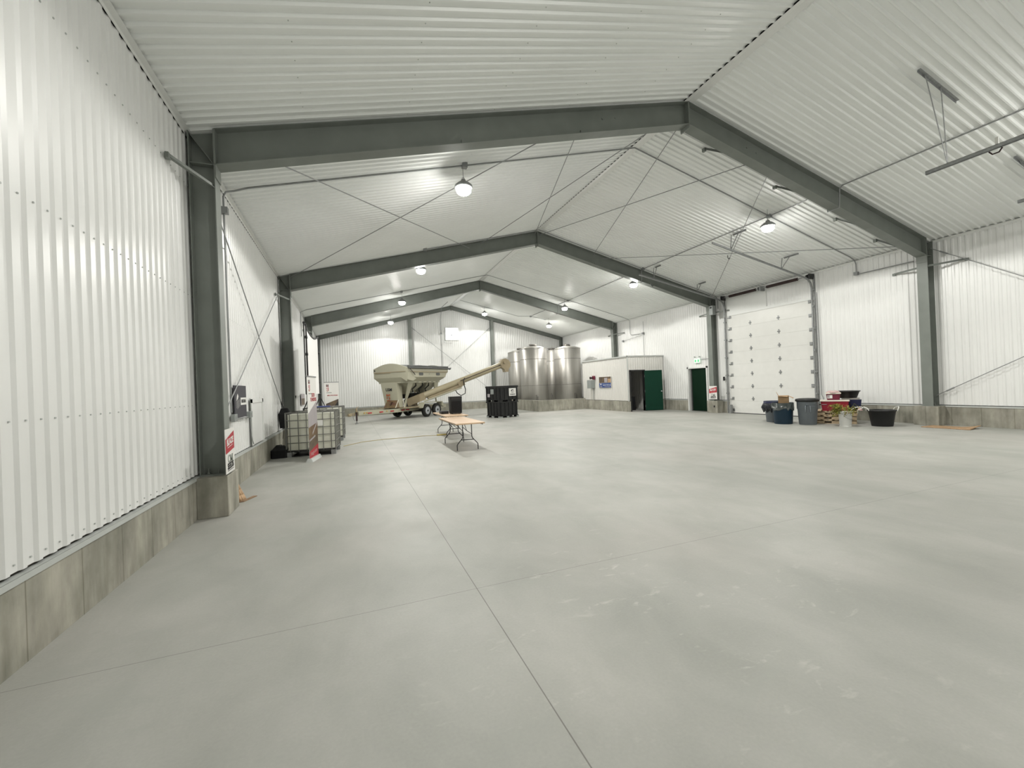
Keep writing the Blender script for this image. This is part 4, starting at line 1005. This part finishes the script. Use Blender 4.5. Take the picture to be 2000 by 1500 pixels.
# front pedestal, a tapered box carrying the hoppers
mb = MB()
mb.hexa([(-2.12,-.42,.66),(-1.72,-.42,.66),(-1.72,.50,.66),(-2.12,.50,.66)], [(-2.15,-.38,2.08),(-1.72,-.38,2.08),(-1.72,.80,2.08),(-2.15,.80,2.08)])
mb.build('front_pedestal', 'tender', tr)
mb = MB(); mb.hexa([(-2.5,-.52,.66),(-2.12,-.52,.66),(-2.12,.30,.66),(-2.5,.30,.66)], [(-2.16,-.42,1.06),(-2.12,-.42,1.06),(-2.12,.34,1.06),(-2.16,.34,1.06)]); bxo = mb.build('tool_box', 'soilprint', tr)
mb = MB(); mb.bar((-2.14,-.47,1.08),(-2.5,-.56,.66),.03,.03); mb.bar((-1.74,-.47,1.08),(-1.9,-.66,.64),.03,.03); mb.build('step_rail', 'cream', tr)
yf = -2.165
text(tr, 'USM', .24, 'ink', (yf-.02,.17,1.66), (0,-1,0), (0,0,1), bold=.004)
for nm, a, b, c_, d_, mt in (('emblem',.36,.27,1.30,1.42,'rust'),('emblem',.20,.11,1.30,1.42,'rust'),('emblem',.27,.20,1.33,1.37,'rust'),('emblem',.35,.29,1.17,1.24,'rust'),('emblem',.17,.11,1.12,1.24,'rust'),('emblem',.34,.12,1.04,1.08,'rust')):
    mb = MB(); mb.box(yf-.025,b,c_,yf-.01,a,d_); mb.build(nm, mt, tr)
text(tr, 'S', .30, 'darkred', (-2.36,-.12,.88), (0,-1,0), (.55,0,.6), ext=.004, bold=.006)
# front legs of the hopper saddle
mb = MB(); mb.hexa([(-1.70,-.62,1.12),(-1.55,-.62,1.12),(-1.55,-.55,1.12),(-1.70,-.55,1.12)], [(-1.78,-.92,2.05),(-1.35,-.92,2.05),(-1.35,-.86,2.05),(-1.78,-.86,2.05)])
mb.bar((-1.62,-.6,1.15),(-1.80,-.62,.64),.10,.05); mb.build('saddle_leg', 'tender', tr)
mb = MB(); mb.hexa([(.75,-.8,1.3),(1.0,-.8,1.3),(1.0,-.74,1.3),(.75,-.74,1.3)], [(.65,-.92,2.05),(1.05,-.92,2.05),(1.05,-.86,2.05),(.65,-.86,2.05)]); mb.bar((.87,-.77,1.3),(.95,-.77,.85),.08,.06); mb.build('saddle_leg', 'tender', tr)
mb = MB()
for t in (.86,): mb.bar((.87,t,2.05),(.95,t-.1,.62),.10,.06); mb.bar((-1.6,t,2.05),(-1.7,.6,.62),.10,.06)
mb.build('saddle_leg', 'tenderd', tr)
mb = MB(); mb.box(-2.1,-.95,2.02,1.15,-.88,2.10).box(-2.1,.88,2.02,1.15,.95,2.10).box(-2.1,-.9,2.02,-2.02,.9,2.10).box(1.07,-.9,2.02,1.15,.9,2.10); mb.build('saddle_beam', 'tender', tr)
mb = MB()
for x in (-1.1,-.65,-.18,.28,.72): mb.box(x,-.956,2.05,x+.2,-.95,2.07)
mb.build('slot', 'dark', tr)
# hoppers
def hop(x0, x1, tilt=0):
    mb = MB(); xm = (x0+x1)/2
    # lower funnel
    mb.hexa([(xm-.22,-.2,1.38),(xm+.22,-.2,1.38),(xm+.22,.2,1.38),(xm-.22,.2,1.38)], [(x0+.06,-.88,2.08),(x1-.06,-.88,2.08),(x1-.06,.88,2.08),(x0+.06,.88,2.08)])
    return mb.build('hopper_funnel', 'tender', tr)
hop(-1.9,-.05); hop(-.05,1.25)
mb = MB(); sb = 1.05
mb.hexa([(-2.1,-.93,2.08),(sb,-.93,2.08),(sb,.93,2.08),(-2.1,.93,2.08)], [(s1,-H,2.34),(s2-.22,-H,2.34),(s2-.22,H,2.34),(s1,H,2.34)])
mb.hexa([(s1,-H,2.34),(s2-.22,-H,2.34),(s2-.22,H,2.34),(s1,H,2.34)], [(s1,-H,2.68),(s2,-H,2.68),(s2,H,2.68),(s1,H,2.68)])
mb.build('hopper_body', 'tender', tr)
mb = MB(); n = 16
arcp = [(-H+2*H*i/n, 2.87+.27*math.sin(PI*i/n)) for i in range(n+1)]
mb.prism([(-H,2.66)]+[(H,2.66)]+arcp[::-1], 0, s1-.02, s1+.10); mb.build('front_bulkhead', 'tender', tr)
mb = MB(); mb.prism([(-H,2.60)]+[(H,2.60)]+arcp[::-1], 0, s2-.10, s2+.02); mb.build('rear_bulkhead', 'tender', tr)
mb = MB(); mb.box(s1-.026,-H+.04,2.645,s1-.02,H-.02,2.675); mb.box(s1-.028,-.05,2.60,s1-.02,H-.15,2.65); mb.build('seam', 'tenderd', tr)
# corner gusset where the bulkhead meets the side
mb = MB(); mb.prism([(s1-.01,2.60),(s1+.75,2.26),(s1+.45,2.12),(s1-.01,2.20)], 1, -H-.03, -H-.005)
mb.prism([(-H,2.72),(-H+.42,2.34),(-H,2.10),(-H-.02,2.3)][::-1], 0, s1-.05, s1-.02); mb.build('corner_gusset', 'tender', tr)
mb = MB(); mb.box(s1+.0,-H-.02,2.66,s2+.05,-H+.02,2.86).box(s1,H-.02,2.66,s2,H+.02,2.86); mb.build('side_board', 'tender', tr)
mb = MB(); mb.box(s1+.35,-H-.035,2.62,s2+.0,-H-.005,2.66); mb.build('rub_rail', 'tenderd', tr)
# windows in the side
for x in (-1.0, .62):
    mb = MB(); mb.prism([(x-.15,2.43),(x-.19,2.47),(x-.19,2.55),(x-.15,2.59),(x+.15,2.59),(x+.19,2.55),(x+.19,2.47),(x+.15,2.43)], 1, -H-.012, -H-.001); mb.build('inspection_window', 'tarp', tr)
mb = MB(); mb.box(-.26,-H-.012,2.49,-.20,-H-.001,2.54); mb.build('badge', 'greyink', tr)
# tarp
mb = MB(); n = 18; rows = []
for j in range(9):
    x = s1+.12+(s2-s1-.24)*j/8; sag = -.03*math.sin(PI*j/8*3)**2
    rows.append([(x, -H+2*H*i/n, 2.86+(.26+sag)*math.sin(PI*i/n)) for i in range(n+1)])
for j in range(8):
    for i in range(n): mb.poly([rows[j][i],rows[j][i+1],rows[j+1][i+1],rows[j+1][i]][::-1], True)
mb.build('tarp_cover', 'tarp', tr)
mb = MB(); mb.tube([(s1+.05,-H-.04,2.86),(s2+.3,-H-.04,2.86)], .055, 10); mb.tube([(s1+.05,-H-.02,2.94),(s2+.05,-H-.02,2.96)], .05, 10); mb.build('tarp_roll', 'tarp', tr)
mb = MB(); mb.tube([(s2+.22,-H-.04,2.80),(s2+.36,-H-.04,2.92)], .03, 6); mb.tube([(s1+.1,-H-.05,2.9),(s1+.25,-H-.10,2.72),(s1+.5,-H-.08,2.55),(s1+.62,-H-.05,2.46)], .018, 6); mb.build('tarp_crank', 'black', tr)
mb = MB(); mb.lathe([(.05,-.03),(.05,0)], (s1+.02,-H+.08,2.80), 12, 0); mb.lathe([(.05,-.03),(.05,0)], (s1,H-.1,2.78), 12, 0); mb.build('pivot_bolt', 'ink', tr)
# hoses under the hopper
mb = MB()
for x in (-1.0,-.4,.2): mb.tube([(x,-.8,2.0),(x+.15,-.7,1.85),(x-.1,-.6,1.65),(x+.1,-.5,1.5)], .035, 6)
mb.build('hose', 'black', tr)
mb = MB(); mb.hexa([(-.9,-.35,1.12),(.5,-.35,1.12),(.5,.3,1.12),(-.9,.3,1.12)], [(-1.15,-.5,1.42),(.8,-.5,1.42),(.8,.5,1.42),(-1.15,.5,1.42)]); mb.build('receiving_tray', 'black', tr)
# conveyor
c0 = Vector((5.35, 25.25, 1.00)); c1 = Vector((11.05, 25.25, 2.98)); dn = (c1-c0).normalized(); sd = Vector((0,1,0)); upn = dn.cross(sd)*-1
if upn.z < 0: upn = -upn
def cp(s_, a, b): return loc_(c0 + dn*s_ + sd*a + upn*b)
Lc = (c1-c0).length
def cbox(mb, sa, sb_, a0, a1, b0, b1):
    mb.hexa([cp(sa,a0,b0),cp(sa,a1,b0),cp(sa,a1,b1),cp(sa,a0,b1)], [cp(sb_,a0,b0),cp(sb_,a1,b0),cp(sb_,a1,b1),cp(sb_,a0,b1)])
mb = MB(); mb.tube([cp(0,0,0), cp(Lc,0,0)], .19, 20); cv = mb.build('conveyor_tube', 'tan', tr)
mb = MB(); cbox(mb, .9, 3.1, -.22, .10, -.34, -.16); cbox(mb, 2.9, 3.3, -.24, .1, -.30, .0); mb.build('lower_belt_housing', 'tenderd', cv)
mb = MB(); mb.tube([cp(.6,-.30,-.30), cp(3.0,-.30,-.38)], .045, 8); mb.build('support_strut', 'tender', cv)
mb = MB(); mb.tube([cp(3.1,-.20,.03), cp(Lc-.1,-.20,.03)], .022, 6); mb.build('hydraulic_line', 'darkred', cv)
mb = MB(); hp = [cp(3.4,-.24,.10), cp(3.25,-.30,-.05), cp(3.2,-.30,-.3)]
e0 = cp(3.2,-.30,-.3); hp += [e0+Vector((.05,-.05,-.25)), e0+Vector((.0,-.05,-.50)), e0+Vector((-.25,0.1,-.62)), e0+Vector((-.5,.2,-.45)), cp(2.6,-.28,-.42)]
mb.tube(hp, .028, 8); mb.build('hydraulic_hose', 'black', cv)
mb = MB(); cbox(mb, -.35, .75, -.26, .26, -.24, .20); mb.build('intake_boot', 'tenderd', tr)
mb = MB(); mb.tube([cp(-.35,-.24,-.02), cp(-.35,.24,-.02)], .2, 12); mb.build('tail_roller', 'black', tr)
# discharge head: a rounded hood with a downward spout
hc = c1 + dn*.18
prof = []
for k in range(0, 13): 
    a = math.radians(140 - k*19); prof.append((hc.x+.34*math.cos(a), hc.z+.34*math.sin(a)-.03))
mb = MB(); pts = [(c1.x-.10, c1.z+.20)] + [p for p in prof if p[0] > c1.x-.05]
spout = [(hc.x+.22, hc.z-.58), (hc.x-.04, hc.z-.58)]
pts = [(c1.x-.1,c1.z+.19),(hc.x-.15,hc.z+.30),(hc.x+.05,hc.z+.33),(hc.x+.24,hc.z+.24),(hc.x+.36,hc.z+.05),(hc.x+.36,hc.z-.15),(hc.x+.22,hc.z-.36),(hc.x+.20,hc.z-.52),(hc.x-.02,hc.z-.52),(hc.x-.06,hc.z-.34),(hc.x-.25,hc.z-.22),(c1.x-.1,c1.z-.21)]
A = [loc_((p[0], 25.02, p[1])) for p in pts]; B = [loc_((p[0], 25.48, p[1])) for p in pts]
ia = [mb.P(p) for p in A]; ib_ = [mb.P(p) for p in B]; nn = len(pts)
for i in range(nn): mb.F((ia[i], ia[(i+1)%nn], ib_[(i+1)%nn], ib_[i]))
mb.F(ia[::-1]); mb.F(ib_); hd = mb.build('discharge_head', 'tenderd', cv)
mb = MB(); q = loc_((hc.x-.04, 25.0, hc.z+.10)); q2 = loc_((hc.x-.04, 24.94, hc.z+.10)); mb.tube([q, q2], .09, 14); q3 = loc_((hc.x-.30, 24.98, hc.z-.02)); mb.tube([q3, q3+(q2-q)], .07, 10); mb.build('drive_motor', 'tenderd', hd)

# ---- bins and clutter by the right wall
def brute(loc, lab, r0, r1, h, mt, lid, bag):
    t = thing('trash_can', lab, 'trash can', loc)
    mb = MB(); mb.lathe([(r0-.01,0),(r0,.015),(r0+(r1-r0)*.62,h*.62),(r0+(r1-r0)*.62+.015,h*.64),(r1-.005,h*.93),(r1+.012,h*.95),(r1+.012,h),(r1-.01,h),(r1-.02,h*.8)], n=40, cap=False); mb.lathe([(r0-.01,0),(r0-.02,.01)], n=24); mb.build('body', mt, t)
    return t
gc = brute((15.80, 9.28, 0), 'grey trash can with a black lid beside the pallets', .24, .29, .80, 'greybin', 1, 0)
mb = MB(); mb.lathe([(.30,.74),(.325,.76),(.325,.80),(.31,.83),(.22,.845),(.02,.845)], n=40); mb.build('lid', 'black', gc)
mb = MB()
for z in (.60,.66): 
    for a in (-2.4,-2.0,-1.6): mb.T = Matrix.Translation((0,0,z)) @ Matrix.Rotation(a,4,'Z'); mb.box(.272,-.06,0,.292,.06,.02)
mb.T = None; mb.build('moulded_rib', 'greybin', gc)
mb = MB(); mb.T = Matrix.Rotation(-2.5,4,'Z'); mb.tube([(.285,-.07,.42),(.30,-.06,.62),(.30,.06,.62),(.285,.07,.42)], .014, 6); mb.build('handle', 'greybin', gc)
def ragged(r0, r1, z0, z1, n=40, seed=1, drop=.05):
    rnd = random.Random(seed); mb = MB(); A = []; B = []; D = []
    for k in range(n):
        a = 2*PI*k/n; w = 1+.02*math.sin(5*a+seed)+rnd.uniform(-.01,.01); dz = rnd.uniform(-drop,drop)
        A.append(mb.P((r0*.96*math.cos(a), r0*.96*math.sin(a), z1-.05))); B.append(mb.P((r0*w*math.cos(a), r0*w*math.sin(a), z1+.012))); D.append(mb.P((r1*w*math.cos(a), r1*w*math.sin(a), z0+dz)))
    for k in range(n):
        j = (k+1)%n; mb.F((A[k],A[j],B[j],B[k]), True); mb.F((B[k],B[j],D[j],D[k]), True)
    return mb
bb = brute((15.52, 9.90, 0), 'dark blue trash can with a cardboard box sticking out', .265, .30, .69, 'bluebin', 0, 1)
ragged(.318, .325, .47, .69, seed=3).build('bag_liner', 'greybag', bb)
bc = thing('cardboard_box', 'open brown cardboard box stuffed in the blue trash can', 'cardboard box', (15.54, 9.88, .72), .6)
mb = MB(); mb.box(-.15,-.15,-.12,-.142,.15,.22).box(.142,-.15,-.12,.15,.15,.22).box(-.15,-.15,-.12,.15,-.142,.20).box(-.15,.142,-.12,.15,.15,.22).box(-.15,-.15,-.12,.15,.15,-.115); mb.build('carton', 'card', bc)
for p4 in ([(-.15,-.15,.20),(.15,-.15,.20),(.18,-.28,.13),(-.12,-.27,.12)], [(-.15,.15,.22),(-.15,-.15,.22),(-.29,-.12,.19),(-.28,.13,.21)], [(.15,.15,.22),(-.15,.15,.22),(-.13,.20,.36),(.15,.21,.35)]):
    mb = MB(); mb.poly(p4); o = mb.build('flap', 'card2', bc); sm = o.modifiers.new('t', 'SOLIDIFY'); sm.thickness = .006
gb = brute((15.86, 10.48, 0), 'grey trash can with a dark bag, half hidden behind the blue one', .24, .29, .72, 'greybin', 0, 1)
ragged(.31, .32, .55, .72, seed=5).build('bag_liner', 'bluetote', gb)
mb = MB(); rnd = random.Random(4)
for k in range(9): 
    a = 2.6+.12*k; mb.tube([(.31*math.cos(a),.31*math.sin(a),.66),(.36*math.cos(a),.36*math.sin(a),.52-.02*(k%3)),(.32*math.cos(a),.32*math.sin(a),.34+.03*(k%4))], [.03,.05,.015], 8)
mb.build('bag_drape', 'blackbag', gb)

PR = math.radians(-60)
pu = Vector((math.cos(PR), math.sin(PR), 0)); pv = Vector((-math.sin(PR), math.cos(PR), 0)); pc = Vector((16.47, 8.83, 0)) + pv*.48
def make_pallet():
    t = thing('wooden_pallet', '', 'pallet'); a, b = .51, .48
    mb = MB()
    for i in range(7): x = -a+.01+i*(2*a-.11)/6; mb.box(x,-b,.115,x+.09,b,.135)
    mb.build('deck_board', 'wood', t)
    for y in (-b+.02, 0, b-.02):
        mb = MB()
        mb.box(-a,y-.02,.018,-a+.2,y+.02,.115).box(-.12,y-.02,.018,.12,y+.02,.115).box(a-.2,y-.02,.018,a,y+.02,.115).box(-a,y-.02,.085,a,y+.02,.115); mb.build('stringer', 'wood', t)
    mb = MB()
    for y in (-b, -.05, b-.1): mb.box(-a,y,0,a,y+.1,.018)
    mb.build('bottom_board', 'wood', t); return t
pa = make_pallet(); pa.location = pc; pa.rotation_euler = (0,0,PR); pa['label'] = 'lowest of the three stacked wooden pallets'; pa['group'] = 'stacked wooden pallets'
dup(pa, pc+Vector((0,0,.137)), PR, 'middle of the three stacked wooden pallets', 'stacked wooden pallets')
dup(pa, pc+Vector((.02,0,.274)), PR+.02, 'topmost of the three stacked wooden pallets', 'stacked wooden pallets')
ZT = .41
def at(u_k, v_k, z): return pc + pu*u_k + pv*v_k + Vector((0,0,z))
def tote(name, loc, rz, a, b, h, mt, lid, lab, cat, taper=.88):
    t = thing(name, lab, cat, loc, rz)
    mb = MB(); mb.frustum(0,0,0,h,a*taper,b*taper,a,b,.03); mb.build('body', mt, t)
    if lid:
        mb = MB(); mb.frustum(0,0,h-.005,h+.03,a+.02,b+.02,a+.01,b+.01,.03); mb.build('lid', lid, t)
    return t
rtt = tote('storage_tote', at(-.03,-.24,ZT), PR, .365, .22, .315, 'redtote', 'cream', 'red storage tote with a cream lid on the pallets', 'storage tote')
mb = MB(); mb.box(-.41,-.03,.18,-.365,.03,.21).box(.365,-.03,.18,.41,.03,.21); mb.build('handle', 'darkred', rtt)
mb = MB(); mb.box(-.33,-.222,.20,-.20,-.216,.215); mb.build('small_print', 'mauve', rtt)
btt = tote('storage_tote', at(.37,.22,ZT), PR, .28, .20, .33, 'bluetote', None, 'dark blue tote behind the red one on the pallets', 'storage tote')
cl2 = tote('cooler_box', at(-.06,-.22,ZT+.35), PR, .185, .15, .20, 'maroon', 'cream', 'small maroon tub topped with pink plastic on the red tote', 'tub')
mb = MB(); mb.box(-.155,-.150,.05,-.02,-.143,.155); mb.build('paper_label', 'signwhite', cl2); mb = MB(); mb.box(-.15,-.153,.07,-.09,-.148,.15); mb.build('teal_label', 'mauve', cl2)
mb = MB(); mb.lathe([(.185,.22),(.18,.25),(.13,.29),(.05,.305),(.005,.305)], n=24); mb.T = None; o = mb.build('plastic_bulge', 'pink', cl2)
trr = MB().frustum(0,0,0,.05,.21,.17,.24,.2,.03).build('shallow_tray', 'white', bevel=.004); trr.location = at(.37,.20,ZT+.335); trr.rotation_euler = (0,0,PR); tag(trr, 'shallow white tray between the blue tote and the black tub', 'tray')
bt = thing('black_tub', 'wide black tub on top of the white tray', 'tub', at(.30,.20,ZT+.388))
mb = MB(); mb.lathe([(.23,0),(.24,.01),(.31,.20),(.335,.205),(.335,.23),(.30,.23),(.295,.20)], n=36, cap=False); mb.lathe([(.24,.0),(.23,.01)], n=24); mb.build('body', 'black', bt)
bl = MB().lathe([(.02,.0),(.07,.03),(.085,.08),(.07,.13),(.02,.16)], n=18).build('black_ball_bag', 'blackm'); bl.location = at(.46,-.36,ZT); tag(bl, 'round black bundle at the right end of the pallets', 'bundle')
pk = MB().frustum(0,0,0,.12,.16,.12,.10,.07,.05).build('pink_bundle', 'pink'); pk.location = at(.50,-.10,ZT); pk.rotation_euler = (0,0,PR); tag(pk, 'crumpled pink bundle in front of the blue tote', 'bundle')
# white bucket with plants
bu = thing('white_bucket', 'white bucket in front of the pallets', 'bucket', (16.02, 8.30, 0))
mb = MB(); mb.lathe([(.14,0),(.145,.01),(.168,.42),(.178,.425),(.178,.455),(.165,.455),(.16,.40)], n=32, cap=False); mb.lathe([(.16,0),(.15,.01)], n=20); mb.build('body', 'white', bu)
mb = MB(); mb.tube([(.17,0,.4),(.15,-.11,.27),(0,-.18,.2),(-.15,-.11,.27),(-.17,0,.4)], .004, 6); mb.build('bail_handle', 'conduit', bu)
pln = thing('cut_plants', 'yellow green cut plants drooping out of the white bucket', 'plant', (16.02, 8.30, .40))
rnd = random.Random(11); mbs = MB(); mbl = MB(); mbd = MB()
for k in range(64):
    a = rnd.uniform(0, 2*PI); l = rnd.uniform(.18,.40); hgt = rnd.uniform(.05,.30)
    if k % 2 == 0: a = rnd.uniform(1.6, 3.0)
    p0 = Vector((.08*math.cos(a), .08*math.sin(a), -.1)); p1 = Vector((.2*math.cos(a)*l/.3, .2*math.sin(a)*l/.3, hgt)); p2 = Vector((l*math.cos(a)*1.05, l*math.sin(a)*1.05, hgt-rnd.uniform(.02,.22)))
    mbs.tube([p0, (p0+p1)/2+Vector((0,0,.05)), p1, p2], .004, 5)
    for j in range(7):
        f = rnd.random(); p = p1.lerp(p2, f); tgt = mbl if rnd.random() < .72 else mbd
        d = Vector((rnd.uniform(-1,1), rnd.uniform(-1,1), rnd.uniform(-.8,.5))).normalized()*rnd.uniform(.05,.10); s_ = d.cross(Vector((0,0,1))).normalized()*.018
        tgt.poly([p, p+d*.5+s_, p+d, p+d*.5-s_+Vector((0,0,.006))])
mbs.build('stem', 'leaf', pln); o = mbl.build('leaves', 'leaf', pln); o['kind'] = 'stuff'; o = mbd.build('dry_leaves', 'leafbrown', pln); o['kind'] = 'stuff'
# black rope handle tub
rt2 = thing('rope_handle_tub', 'black round tub with white rope handles by the right wall', 'tub', (16.72, 7.72, 0))
mb = MB(); mb.lathe([(.24,0),(.25,.015),(.315,.44),(.335,.445),(.34,.48),(.31,.48),(.30,.42)], n=40, cap=False); mb.lathe([(.25,0),(.24,.01)], n=24); mb.build('body', 'black', rt2)
for a, k in ((2.35, 1), (-.65, 1)):
    c_, s_ = math.cos(a), math.sin(a); mb = MB()
    mb.tube([(c_*.33-s_*.10, s_*.33+c_*.10, .46),(c_*.37-s_*.10, s_*.37+c_*.10, .54),(c_*.42, s_*.42, .57),(c_*.37+s_*.10, s_*.37-c_*.10, .54),(c_*.33+s_*.10, s_*.33-c_*.10, .44)], .013, 8); mb.build('rope_handle', 'rope', rt2)
ro = MB(); ro.tube([(0,0,0),(-.10,.12,.07),(-.22,.22,.05),(-.30,.30,-.05)], .013, 8); ro.tube([(0.03,-.03,.0),(-.08,.06,.05),(-.2,.14,-.02),(-.16,.17,-.12)], .012, 8)
o = ro.build('white_hose', 'rope'); o.location = (16.52, 7.98, .50); tag(o, 'short white hose hanging over the edge of the rope handled tub', 'hose')
# tan mat on the floor by the pier
mt_ = thing('floor_mat', 'flat tan board lying on the floor by the near right pier', 'mat', (17.3, 6.6, 0))
mb = MB(); rows = []
for j in range(7):
    f = j/6; row = []
    for i in range(9):
        g2 = i/8; p = Vector((17.02+f*.55, 6.95-1.0*g2, .012)); 
        if g2 > .6: p.z += .07*((g2-.6)/.4)**2*f
        row.append(p-Vector((17.3,6.6,0)))
    rows.append(row)
for j in range(6):
    for i in range(8): mb.poly([rows[j][i],rows[j][i+1],rows[j+1][i+1],rows[j+1][i]], True)
o = mb.build('board', 'card2', mt_); sm = o.modifiers.new('t', 'SOLIDIFY'); sm.thickness = .02; sm.offset = 0
